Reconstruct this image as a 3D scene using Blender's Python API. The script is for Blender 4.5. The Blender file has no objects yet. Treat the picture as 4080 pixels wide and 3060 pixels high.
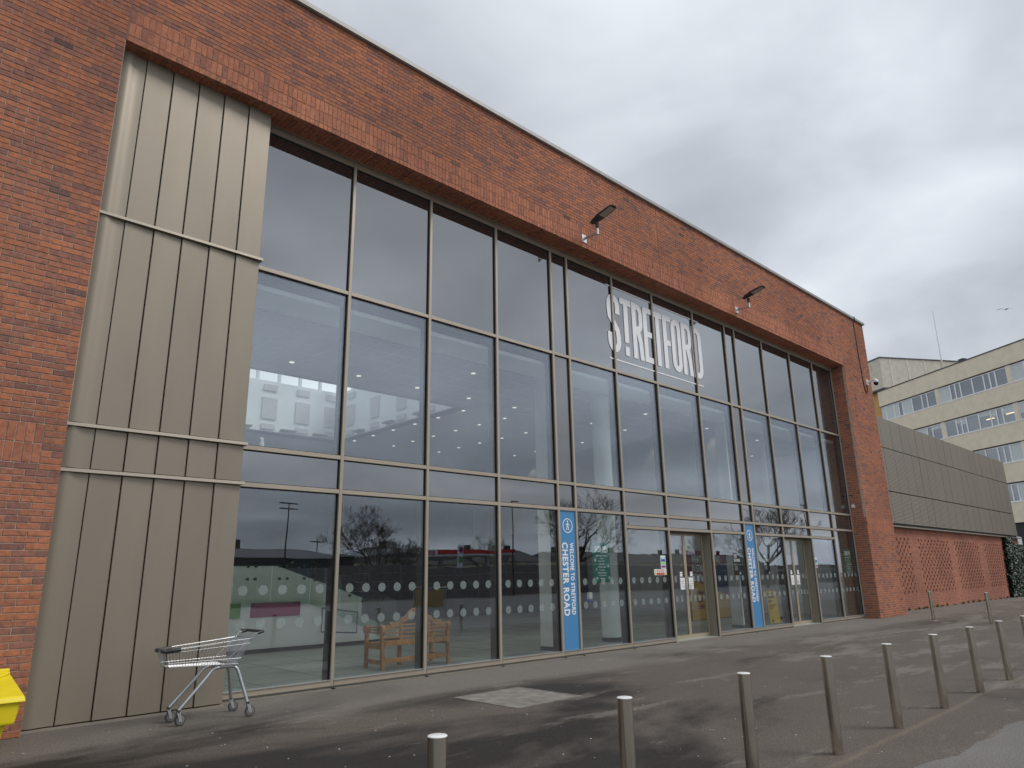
import bpy, bmesh, math, random
import numpy as np
from mathutils import Vector, Matrix
R = math.radians
random.seed(7)
rng = np.random.default_rng(11)
scene = bpy.context.scene
col = scene.collection

# ------------------------------------------------------------------ camera
CAM = Vector((0.0, -10.613, 1.6))
YAW, PIT, ROL = R(43.72415), R(15.32242), R(-1.01935)
FPX = 2808.74                                   # focal length in photo pixels (4080 wide)
fw = Vector((math.sin(YAW)*math.cos(PIT), math.cos(YAW)*math.cos(PIT), math.sin(PIT)))
r0 = Vector((math.cos(YAW), -math.sin(YAW), 0)); u0 = r0.cross(fw)
rt = math.cos(ROL)*r0 + math.sin(ROL)*u0; up = -math.sin(ROL)*r0 + math.cos(ROL)*u0
cd = bpy.data.cameras.new('camera'); cam = bpy.data.objects.new('camera', cd); col.objects.link(cam)
m = Matrix((rt, up, -fw)).transposed().to_4x4(); m.translation = CAM
cam.matrix_world = m
cd.sensor_fit = 'HORIZONTAL'; cd.sensor_width = 36.0; cd.lens = 36.0*FPX/4080.0
cd.clip_start = 0.05; cd.clip_end = 3000
scene.camera = cam

# ------------------------------------------------------------------ sky, sun, exposure
SUN_EL, SUN_AZ = R(48), R(140)                  # azimuth clockwise from +y
world = bpy.data.worlds.new('World'); scene.world = world; world.use_nodes = True
wn = world.node_tree.nodes; wl = world.node_tree.links; wn.clear()
def N(nodes, t, **kw):
    n = nodes.new(t)
    for k, v in kw.items(): setattr(n, k, v)
    return n
def ramp(nodes, stops, interp='LINEAR'):
    n = nodes.new('ShaderNodeValToRGB'); cr = n.color_ramp; cr.interpolation = interp
    while len(cr.elements) < len(stops): cr.elements.new(0.5)
    for e, (p, c) in zip(cr.elements, stops):
        e.position = p; e.color = (*c, 1) if len(c) == 3 else c
    return n
out = N(wn, 'ShaderNodeOutputWorld'); bg = N(wn, 'ShaderNodeBackground'); bg.inputs['Strength'].default_value = 0.1
sky = N(wn, 'ShaderNodeTexSky', sky_type='NISHITA', sun_disc=False, sun_elevation=SUN_EL, sun_rotation=SUN_AZ,
        altitude=50, air_density=1.2, dust_density=3.0, ozone_density=1.5)
tc = N(wn, 'ShaderNodeTexCoord'); sep = N(wn, 'ShaderNodeSeparateXYZ'); wl.new(tc.outputs['Generated'], sep.inputs[0])
mx = N(wn, 'ShaderNodeMath', operation='MAXIMUM'); wl.new(sep.outputs['Z'], mx.inputs[0]); mx.inputs[1].default_value = 0.0
ad = N(wn, 'ShaderNodeMath', operation='ADD'); wl.new(mx.outputs[0], ad.inputs[0]); ad.inputs[1].default_value = 0.22
dx = N(wn, 'ShaderNodeMath', operation='DIVIDE'); wl.new(sep.outputs['X'], dx.inputs[0]); wl.new(ad.outputs[0], dx.inputs[1])
dy = N(wn, 'ShaderNodeMath', operation='DIVIDE'); wl.new(sep.outputs['Y'], dy.inputs[0]); wl.new(ad.outputs[0], dy.inputs[1])
cmb = N(wn, 'ShaderNodeCombineXYZ'); wl.new(dx.outputs[0], cmb.inputs[0]); wl.new(dy.outputs[0], cmb.inputs[1]); cmb.inputs[2].default_value = 9.4
n1 = N(wn, 'ShaderNodeTexNoise'); n1.inputs['Scale'].default_value = 0.8; n1.inputs['Detail'].default_value = 6.5; n1.inputs['Roughness'].default_value = 0.46; n1.inputs['Distortion'].default_value = 0.25
wl.new(cmb.outputs[0], n1.inputs['Vector'])
crr = ramp(wn, [(0.33, (3.2, 3.4, 3.7)), (0.43, (4.5, 4.75, 5.15)), (0.52, (6.2, 6.5, 6.95)), (0.64, (9.0, 9.4, 9.9))], 'LINEAR')
n2_ = N(wn, 'ShaderNodeTexNoise'); n2_.inputs['Scale'].default_value = 2.1; n2_.inputs['Detail'].default_value = 5; n2_.inputs['Roughness'].default_value = 0.5; n2_.inputs['Distortion'].default_value = 0.4
wl.new(cmb.outputs[0], n2_.inputs['Vector'])
nm_ = N(wn, 'ShaderNodeMix', data_type='FLOAT'); nm_.inputs[0].default_value = 0.30; wl.new(n1.outputs['Fac'], nm_.inputs[2]); wl.new(n2_.outputs['Fac'], nm_.inputs[3])
wl.new(nm_.outputs[0], crr.inputs[0])
mixs = N(wn, 'ShaderNodeMix', data_type='RGBA'); mixs.inputs[0].default_value = 0.90
wl.new(sky.outputs[0], mixs.inputs[6]); wl.new(crr.outputs[0], mixs.inputs[7])
wl.new(mixs.outputs[2], bg.inputs['Color']); wl.new(bg.outputs[0], out.inputs[0])
sd = bpy.data.lights.new('sun', 'SUN'); sd.energy = 1.35; sd.angle = R(24); sd.color = (1.0, 0.965, 0.92)
sun = bpy.data.objects.new('sun', sd); col.objects.link(sun)
sdir = Vector((math.sin(SUN_AZ)*math.cos(SUN_EL), math.cos(SUN_AZ)*math.cos(SUN_EL), math.sin(SUN_EL)))
sun.rotation_euler = (-sdir).to_track_quat('-Z', 'Y').to_euler(); sun.location = sdir*60
vs = scene.view_settings; vs.view_transform = 'Standard'; vs.look = 'None'; vs.exposure = 0.36; vs.gamma = 1.0; vs.use_curve_mapping = False

# ------------------------------------------------------------------ materials
M = {}
def mat(name):
    m = bpy.data.materials.new(name); m.use_nodes = True; M[name] = m
    nt = m.node_tree; return m, nt.nodes, nt.links, nt.nodes['Principled BSDF']
def plain(name, c, rough=0.6, metal=0.0, var=0.12, scale=6.0, spec=0.5, bump=0.0, bscale=60.0, emit=None):
    """one base colour with a little noise in it"""
    m, n, l, b = mat(name)
    b.inputs['Roughness'].default_value = rough; b.inputs['Metallic'].default_value = metal
    b.inputs['Specular IOR Level'].default_value = spec
    t = N(n, 'ShaderNodeTexCoord'); ns = N(n, 'ShaderNodeTexNoise'); ns.inputs['Scale'].default_value = scale; ns.inputs['Detail'].default_value = 5
    l.new(t.outputs['Object'], ns.inputs['Vector'])
    rp = ramp(n, [(0.3, tuple(max(0, x*(1-var)) for x in c)), (0.7, tuple(min(1, x*(1+var)) for x in c))])
    l.new(ns.outputs['Fac'], rp.inputs[0]); l.new(rp.outputs[0], b.inputs['Base Color'])
    if bump:
        n2 = N(n, 'ShaderNodeTexNoise'); n2.inputs['Scale'].default_value = bscale; n2.inputs['Detail'].default_value = 4
        l.new(t.outputs['Object'], n2.inputs['Vector'])
        bp = N(n, 'ShaderNodeBump'); bp.inputs['Strength'].default_value = bump; bp.inputs['Distance'].default_value = 0.01
        l.new(n2.outputs['Fac'], bp.inputs['Height']); l.new(bp.outputs[0], b.inputs['Normal'])
    if emit:
        b.inputs['Emission Color'].default_value = (*emit[0], 1); b.inputs['Emission Strength'].default_value = emit[1]
    return m
def brick_mat(name, stops, sat=1.0):
    m, n, l, b = mat(name); b.inputs['Roughness'].default_value = 0.85; b.inputs['Specular IOR Level'].default_value = 0.25
    g = N(n, 'ShaderNodeNewGeometry'); oi = N(n, 'ShaderNodeObjectInfo')
    a = N(n, 'ShaderNodeMath', operation='ADD'); l.new(g.outputs['Random Per Island'], a.inputs[0]); l.new(oi.outputs['Random'], a.inputs[1])
    f = N(n, 'ShaderNodeMath', operation='FRACT'); l.new(a.outputs[0], f.inputs[0])
    rp = ramp(n, stops); l.new(f.outputs[0], rp.inputs[0])
    ns = N(n, 'ShaderNodeTexNoise'); ns.inputs['Scale'].default_value = 14; ns.inputs['Detail'].default_value = 6; ns.inputs['Roughness'].default_value = 0.65
    l.new(g.outputs['Position'], ns.inputs['Vector'])
    r2 = ramp(n, [(0.28, (0.60, 0.60, 0.63)), (0.5, (0.98, 0.98, 0.98)), (0.72, (1.25, 1.22, 1.2))])
    l.new(ns.outputs['Fac'], r2.inputs[0])
    mu = N(n, 'ShaderNodeMix', data_type='RGBA', blend_type='MULTIPLY'); mu.inputs[0].default_value = 1.0
    l.new(rp.outputs[0], mu.inputs[6]); l.new(r2.outputs[0], mu.inputs[7])
    big = N(n, 'ShaderNodeTexNoise'); big.inputs['Scale'].default_value = 0.45; big.inputs['Detail'].default_value = 3
    l.new(g.outputs['Position'], big.inputs['Vector'])
    r3 = ramp(n, [(0.35, (0.86, 0.84, 0.84)), (0.65, (1.12, 1.12, 1.12))]); l.new(big.outputs['Fac'], r3.inputs[0])
    m3 = N(n, 'ShaderNodeMix', data_type='RGBA', blend_type='MULTIPLY'); m3.inputs[0].default_value = 1.0
    l.new(mu.outputs[2], m3.inputs[6]); l.new(r3.outputs[0], m3.inputs[7]); l.new(m3.outputs[2], b.inputs['Base Color'])
    n2 = N(n, 'ShaderNodeTexNoise'); n2.inputs['Scale'].default_value = 45; n2.inputs['Detail'].default_value = 5
    l.new(g.outputs['Position'], n2.inputs['Vector'])
    bp = N(n, 'ShaderNodeBump'); bp.inputs['Strength'].default_value = 0.5; bp.inputs['Distance'].default_value = 0.006
    l.new(n2.outputs['Fac'], bp.inputs['Height']); l.new(bp.outputs[0], b.inputs['Normal'])
    return m
BR = [(0.0, (0.437, 0.172, 0.091)), (0.14, (0.381, 0.149, 0.082)), (0.28, (0.344, 0.147, 0.091)), (0.42, (0.270, 0.128, 0.098)),
      (0.54, (0.335, 0.140, 0.086)), (0.68, (0.428, 0.167, 0.088)), (0.80, (0.353, 0.140, 0.084)), (0.90, (0.260, 0.123, 0.095)), (0.985, (0.219, 0.110, 0.089)), (1.0, (0.112, 0.079, 0.068))]
brick_mat('brick', BR)
brick_mat('brick_soldier', [(0.0, (.43, .172, .100)), (.3, (.38, .150, .090)), (.6, (.45, .185, .106)), (.85, (.35, .142, .090)), (1.0, (.27, .122, .086))])
brick_mat('brick_lattice', [(0.0, (.40, .170, .115)), (.35, (.34, .146, .102)), (.7, (.43, .188, .126)), (1.0, (.29, .128, .094))])
plain('mortar', (.47, .385, .315), .95, var=.25, scale=14)
plain('mortar_dark', (.17, .13, .105), .95, var=.25, scale=14)
plain('sealant', (.17, .075, .055), .7, var=.1)
plain('bulkhead', (.36, .37, .40), .9, var=.05)
plain('coping', (.30, .29, .28), .5, metal=.2, var=.08)
def metal_panel(name, c, rough=.42, metal=.35):
    m, n, l, b = mat(name); b.inputs['Metallic'].default_value = metal
    g = N(n, 'ShaderNodeNewGeometry'); oi = N(n, 'ShaderNodeObjectInfo')
    ns = N(n, 'ShaderNodeTexNoise'); ns.inputs['Scale'].default_value = 1.3; ns.inputs['Detail'].default_value = 5
    mp = N(n, 'ShaderNodeMapping'); mp.inputs['Scale'].default_value = (2.2, 2.2, .5); l.new(g.outputs['Position'], mp.inputs[0]); l.new(mp.outputs[0], ns.inputs['Vector'])
    rp = ramp(n, [(0.28, tuple(x*.95 for x in c)), (0.72, tuple(x*1.04 for x in c))]); l.new(ns.outputs['Fac'], rp.inputs[0])
    hv = N(n, 'ShaderNodeMapRange'); l.new(oi.outputs['Random'], hv.inputs[0]); hv.inputs[3].default_value = .94; hv.inputs[4].default_value = 1.05
    mu = N(n, 'ShaderNodeMix', data_type='RGBA', blend_type='MULTIPLY'); mu.inputs[0].default_value = 1
    l.new(rp.outputs[0], mu.inputs[6]); l.new(hv.outputs[0], mu.inputs[7]); l.new(mu.outputs[2], b.inputs['Base Color'])
    fine = N(n, 'ShaderNodeTexNoise'); fine.inputs['Scale'].default_value = 35; fine.inputs['Detail'].default_value = 3; l.new(g.outputs['Position'], fine.inputs['Vector'])
    rr = N(n, 'ShaderNodeMapRange'); l.new(fine.outputs['Fac'], rr.inputs[0]); rr.inputs[3].default_value = rough-.06; rr.inputs[4].default_value = rough+.08
    l.new(rr.outputs[0], b.inputs['Roughness'])
    return m
metal_panel('cladding', (.262, .228, .180))
metal_panel('frame', (.40, .345, .275), rough=.38, metal=.3)
metal_panel('door_frame', (.44, .37, .26), rough=.36, metal=.3)
metal_panel('flashing', (.285, .255, .21), rough=.5)
plain('gasket_shade', (.012, .011, .011), .6, var=0)
plain('inner_frame', (.055, .048, .045), .5, var=.1)
# ribbed perforated sheet of the low wing
m, n, l, b = mat('ribbed_sheet'); b.inputs['Metallic'].default_value = .3; b.inputs['Roughness'].default_value = .45
g = N(n, 'ShaderNodeNewGeometry'); oi = N(n, 'ShaderNodeObjectInfo')
hv = N(n, 'ShaderNodeMapRange'); l.new(oi.outputs['Random'], hv.inputs[0]); hv.inputs[3].default_value = .96; hv.inputs[4].default_value = 1.04
rgb = N(n, 'ShaderNodeRGB'); rgb.outputs[0].default_value = (.235, .208, .172, 1)
mu = N(n, 'ShaderNodeMix', data_type='RGBA', blend_type='MULTIPLY'); mu.inputs[0].default_value = 1
l.new(rgb.outputs[0], mu.inputs[6]); l.new(hv.outputs[0], mu.inputs[7]); l.new(mu.outputs[2], b.inputs['Base Color'])
wv = N(n, 'ShaderNodeTexWave', bands_direction='Z', wave_profile='SIN'); wv.inputs['Scale'].default_value = 5.2; l.new(g.outputs['Position'], wv.inputs['Vector'])
bp = N(n, 'ShaderNodeBump'); bp.inputs['Strength'].default_value = .55; bp.inputs['Distance'].default_value = .02
l.new(wv.outputs['Fac'], bp.inputs['Height']); l.new(bp.outputs[0], b.inputs['Normal'])
def glass(name, base, tint, body=None, refl=(.90, .94, 1.0)):
    """coated pane: mirror share rises towards grazing angles; clear (tinted) or, with a body colour, opaque behind"""
    m, n, l, b = mat(name); n.remove(b); o = n['Material Output']
    gl = N(n, 'ShaderNodeBsdfGlossy'); gl.inputs['Roughness'].default_value = 0.0; gl.inputs['Color'].default_value = (*refl, 1)
    g = N(n, 'ShaderNodeNewGeometry'); ns = N(n, 'ShaderNodeTexNoise'); ns.inputs['Scale'].default_value = .8; ns.inputs['Detail'].default_value = 1
    l.new(g.outputs['Position'], ns.inputs['Vector'])
    bp = N(n, 'ShaderNodeBump'); bp.inputs['Strength'].default_value = .035; bp.inputs['Distance'].default_value = .05
    l.new(ns.outputs['Fac'], bp.inputs['Height']); l.new(bp.outputs[0], gl.inputs['Normal'])
    if body:
        bk = N(n, 'ShaderNodeBsdfDiffuse'); bk.inputs['Color'].default_value = (*body, 1)
    else:
        bk = N(n, 'ShaderNodeBsdfTransparent'); bk.inputs['Color'].default_value = (*tint, 1)
    fr = N(n, 'ShaderNodeFresnel'); io = N(n, 'ShaderNodeMapRange'); l.new(g.outputs['Backfacing'], io.inputs[0]); io.inputs[3].default_value = 1.52; io.inputs[4].default_value = 1/1.52; l.new(io.outputs[0], fr.inputs['IOR'])
    mr = N(n, 'ShaderNodeMapRange'); l.new(fr.outputs[0], mr.inputs[0]); mr.inputs[3].default_value = base; mr.inputs[4].default_value = 1.0
    mxs = N(n, 'ShaderNodeMixShader'); l.new(mr.outputs[0], mxs.inputs[0]); l.new(bk.outputs[0], mxs.inputs[1]); l.new(gl.outputs[0], mxs.inputs[2])
    l.new(mxs.outputs[0], o.inputs['Surface'])
glass('glass_clear', .10, (.87, .90, .88), refl=(.80, .87, 1.0))
glass('glass_added_top', .02, (.97, .98, .99))  # for the added lantern top, lets nearly all daylight through
glass('glass_spandrel', .22, None, body=(.030, .030, .030))
glass('glass_panel', .14, None, body=(.075, .068, .066))
glass('glass_office', .20, None, body=(.05, .06, .07))
glass('glass_rail', .05, (.86, .92, .87))
m, n, l, b = mat('dot_film'); b.inputs['Base Color'].default_value = (.34, .40, .39, 1); b.inputs['Roughness'].default_value = .6; b.inputs['Alpha'].default_value = .30
# asphalt: brown-grey, damp in places, dried-out pale patches
def asphalt(name, dark, mid, pale, edge=True):
    m, n, l, b = mat(name)
    g = N(n, 'ShaderNodeNewGeometry'); sp = N(n, 'ShaderNodeSeparateXYZ'); l.new(g.outputs['Position'], sp.inputs[0])
    a = N(n, 'ShaderNodeTexNoise'); a.inputs['Scale'].default_value = .34; a.inputs['Detail'].default_value = 7; a.inputs['Roughness'].default_value = .6; a.inputs['Distortion'].default_value = .4
    mp = N(n, 'ShaderNodeMapping'); mp.inputs['Scale'].default_value = (.65, 1.35, 1); mp.inputs['Location'].default_value = (3.1, 8.4, 0)
    l.new(g.outputs['Position'], mp.inputs[0]); l.new(mp.outputs[0], a.inputs['Vector'])
    gx = N(n, 'ShaderNodeMapRange'); l.new(sp.outputs['X'], gx.inputs[0]); gx.inputs[1].default_value = 2; gx.inputs[2].default_value = 16; gx.inputs[3].default_value = -.11; gx.inputs[4].default_value = .10   # the ground falls towards the left and dries last there
    aw = N(n, 'ShaderNodeMath', operation='ADD'); l.new(a.outputs['Fac'], aw.inputs[0]); l.new(gx.outputs[0], aw.inputs[1])
    rp = ramp(n, [(.38, dark), (.50, mid), (.66, tuple(x*1.15 for x in mid))]); l.new(aw.outputs[0], rp.inputs[0])
    # dried pale patches with ragged edges
    c = N(n, 'ShaderNodeTexNoise'); c.inputs['Scale'].default_value = .8; c.inputs['Detail'].default_value = 9; c.inputs['Roughness'].default_value = .68
    mp2 = N(n, 'ShaderNodeMapping'); mp2.inputs['Scale'].default_value = (.55, 1.9, 1); mp2.inputs['Location'].default_value = (-2.3, 1.7, 2)
    l.new(g.outputs['Position'], mp2.inputs[0]); l.new(mp2.outputs[0], c.inputs['Vector'])
    cw = N(n, 'ShaderNodeMath', operation='MULTIPLY_ADD'); l.new(gx.outputs[0], cw.inputs[0]); cw.inputs[1].default_value = .55; l.new(c.outputs['Fac'], cw.inputs[2])
    cm = ramp(n, [(.575, (0, 0, 0)), (.60, (.35, .35, .35)), (.72, (.8, .8, .8))]); l.new(cw.outputs[0], cm.inputs[0])
    m1 = N(n, 'ShaderNodeMix', data_type='RGBA'); l.new(cm.outputs[0], m1.inputs[0]); l.new(rp.outputs[0], m1.inputs[6]); m1.inputs[7].default_value = (*pale, 1)
    col_out = m1.outputs[2]
    if edge:   # dry strip along the foot of the wall, with a wandering edge
        e1 = N(n, 'ShaderNodeMath', operation='MULTIPLY_ADD'); l.new(a.outputs['Fac'], e1.inputs[0]); e1.inputs[1].default_value = 3.2; l.new(sp.outputs['Y'], e1.inputs[2])
        er = N(n, 'ShaderNodeMapRange'); l.new(e1.outputs[0], er.inputs[0]); er.inputs[1].default_value = -.45; er.inputs[2].default_value = .25; er.inputs[3].default_value = 0; er.inputs[4].default_value = .6
        m2 = N(n, 'ShaderNodeMix', data_type='RGBA'); l.new(er.outputs[0], m2.inputs[0]); l.new(col_out, m2.inputs[6]); m2.inputs[7].default_value = (*tuple(x*.9 for x in pale), 1)
        col_out = m2.outputs[2]
        # a thread of dust gathered along the line of posts
        yo = N(n, 'ShaderNodeMath', operation='MULTIPLY_ADD'); l.new(a.outputs['Fac'], yo.inputs[0]); yo.inputs[1].default_value = .5; l.new(sp.outputs['Y'], yo.inputs[2])
        yd = N(n, 'ShaderNodeMath', operation='ADD'); l.new(yo.outputs[0], yd.inputs[0]); yd.inputs[1].default_value = 7.24
        ya = N(n, 'ShaderNodeMath', operation='ABSOLUTE'); l.new(yd.outputs[0], ya.inputs[0])
        yr = N(n, 'ShaderNodeMapRange'); l.new(ya.outputs[0], yr.inputs[0]); yr.inputs[1].default_value = .0; yr.inputs[2].default_value = .06; yr.inputs[3].default_value = .45; yr.inputs[4].default_value = 0
        m4 = N(n, 'ShaderNodeMix', data_type='RGBA'); l.new(yr.outputs[0], m4.inputs[0]); l.new(col_out, m4.inputs[6]); m4.inputs[7].default_value = (.21, .185, .135, 1)
        col_out = m4.outputs[2]
    fi = N(n, 'ShaderNodeTexNoise'); fi.inputs['Scale'].default_value = 55; fi.inputs['Detail'].default_value = 4; fi.inputs['Roughness'].default_value = .8; l.new(g.outputs['Position'], fi.inputs['Vector'])
    fr = ramp(n, [(.32, (.45, .45, .45)), (.5, (1, 1, 1)), (.70, (1.8, 1.75, 1.7))]); l.new(fi.outputs['Fac'], fr.inputs[0])
    mf = N(n, 'ShaderNodeMix', data_type='RGBA', blend_type='MULTIPLY'); mf.inputs[0].default_value = .8; l.new(col_out, mf.inputs[6]); l.new(fr.outputs[0], mf.inputs[7])
    l.new(mf.outputs[2], b.inputs['Base Color'])
    ro = N(n, 'ShaderNodeMapRange'); l.new(aw.outputs[0], ro.inputs[0]); ro.inputs[1].default_value = .36; ro.inputs[2].default_value = .5; ro.inputs[3].default_value = .62; ro.inputs[4].default_value = .88
    l.new(ro.outputs[0], b.inputs['Roughness']); b.inputs['Specular IOR Level'].default_value = .2
    bp = N(n, 'ShaderNodeBump'); bp.inputs['Strength'].default_value = .6; bp.inputs['Distance'].default_value = .012
    l.new(fi.outputs['Fac'], bp.inputs['Height']); l.new(bp.outputs[0], b.inputs['Normal'])
asphalt('asphalt', (.029, .025, .022), (.112, .097, .084), (.215, .197, .175))
asphalt('road', (.13, .125, .118), (.165, .158, .150), (.20, .195, .185), edge=False)
plain('concrete', (.20, .185, .165), .9, var=.3, scale=5, bump=.3)
plain('concrete_wall', (.25, .235, .21), .9, var=.2, scale=2)
plain('steel', (.62, .57, .50), .16, metal=1.0, var=.1, scale=3)
plain('chrome', (.42, .43, .44), .32, metal=1.0, var=.05)
plain('galv', (.55, .56, .57), .38, metal=.9, var=.12, scale=25)
plain('cap_white', (.80, .80, .80), .35, var=.05)
plain('tube_grey', (.42, .44, .46), .35, metal=.75, var=.06)
plain('dark_plastic', (.035, .035, .038), .45, var=.15)
plain('rubber', (.05, .048, .046), .6, var=.2)
plain('wheel_grey', (.15, .145, .14), .55, var=.1)
plain('red_plastic', (.6, .05, .03), .4, var=0)
plain('yellow_plastic', (.78, .63, .015), .42, var=.05, bump=.05)
plain('black_metal', (.022, .022, .024), .45, var=.15)
plain('lamp_lens', (.42, .38, .30), .2, var=.1)
plain('white_plastic', (.78, .79, .79), .4, var=.03)
plain('white_letter', (.80, .81, .83), .45, var=.01)
plain('smoked', (.01, .01, .013), .08, var=0)
plain('cable', (.03, .027, .025), .6, var=0)
plain('render_cream', (.80, .72, .56), .9, var=.07, scale=1.6, bump=.3, bscale=25)
plain('render_grey', (.64, .60, .49), .9, var=.09, scale=2.2, bump=.3, bscale=18)
plain('render_rib', (.74, .70, .59), .9, var=.1, scale=3)
plain('upvc', (.80, .82, .85), .5, var=.03)
plain('blind', (.60, .66, .66), .8, var=.05)
plain('lit_panel', (.9, .75, .45), .5, var=0, emit=((1, .8, .45), .9))
plain('buff_brick', (.62, .36, .13), .9, var=.2, scale=30)
plain('dark_brick', (.045, .030, .028), .9, var=.25, scale=20)
plain('red_paint', (.30, .02, .04), .5, var=0)
plain('roof_grey', (.10, .10, .105), .8, var=.15)
plain('floor_tile', (.31, .345, .325), .38, var=.08, scale=1.2)
plain('ceiling_white', (.46, .46, .50), .9, var=.03)
plain('wall_white', (.84, .86, .88), .8, var=.03)
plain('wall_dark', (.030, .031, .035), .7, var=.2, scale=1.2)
plain('acoustic', (.60, .58, .58), .95, var=.04)
plain('skirting', (.05, .05, .065), .6, var=.1)
plain('downlight', (.9, .88, .8), .4, var=0, emit=((1, .93, .8), .7))
plain('wood', (.50, .235, .075), .5, var=.35, scale=7)
plain('poster_green', (.015, .19, .165), .55, var=.1)
plain('poster_black', (.010, .010, .011), .5, var=0)
plain('poster_magenta', (.33, .03, .13), .6, var=.08)
plain('poster_lime', (.12, .33, .05), .6, var=.06)
plain('poster_maroon', (.20, .018, .06), .6, var=.05)
plain('poster_yellow', (.62, .36, .03), .6, var=.06)
plain('poster_gold', (.85, .56, .05), .55, var=.05)
plain('poster_navy', (.012, .05, .14), .6, var=.05)
plain('poster_text', (.93, .95, .95), .6, var=0)
plain('poster_brown', (.22, .11, .02), .6, var=0)
plain('banner_blue', (.062, .235, .47), .45, var=.03, scale=1)
plain('paper', (.80, .80, .82), .7, var=.02)
plain('sticker_blue', (.02, .07, .38), .5, var=0); plain('sticker_cyan', (.35, .68, .72), .5, var=0); plain('sticker_green', (.26, .66, .26), .5, var=0)
plain('sticker_purple', (.28, .03, .27), .5, var=0); plain('sticker_red', (.55, .02, .03), .5, var=0); plain('sticker_yellow', (.75, .62, .04), .5, var=0)
m, n, l, b = mat('leaf'); b.inputs['Roughness'].default_value = .45
oi = N(n, 'ShaderNodeNewGeometry'); rp = ramp(n, [(0, (.014, .030, .016)), (.7, (.026, .050, .026)), (1, (.055, .085, .048))]); l.new(oi.outputs['Random Per Island'], rp.inputs[0]); l.new(rp.outputs[0], b.inputs['Base Color'])
plain('bark', (.085, .066, .050), .95, var=.3, scale=20)
plain('twig', (.13, .11, .085), .95, var=.25, scale=8)
plain('conifer', (.03, .05, .028), .9, var=.3, scale=4)
plain('petrol_red', (.62, .025, .02), .45, var=.03)
plain('roof_tile', (.055, .047, .044), .85, var=.2, scale=3)
plain('fence_board', (.19, .175, .165), .9, var=.25, scale=3)
plain('osb', (.52, .35, .15), .85, var=.35, scale=14)
plain('grass_patch', (.06, .085, .03), .95, var=.3, scale=10)

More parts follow.
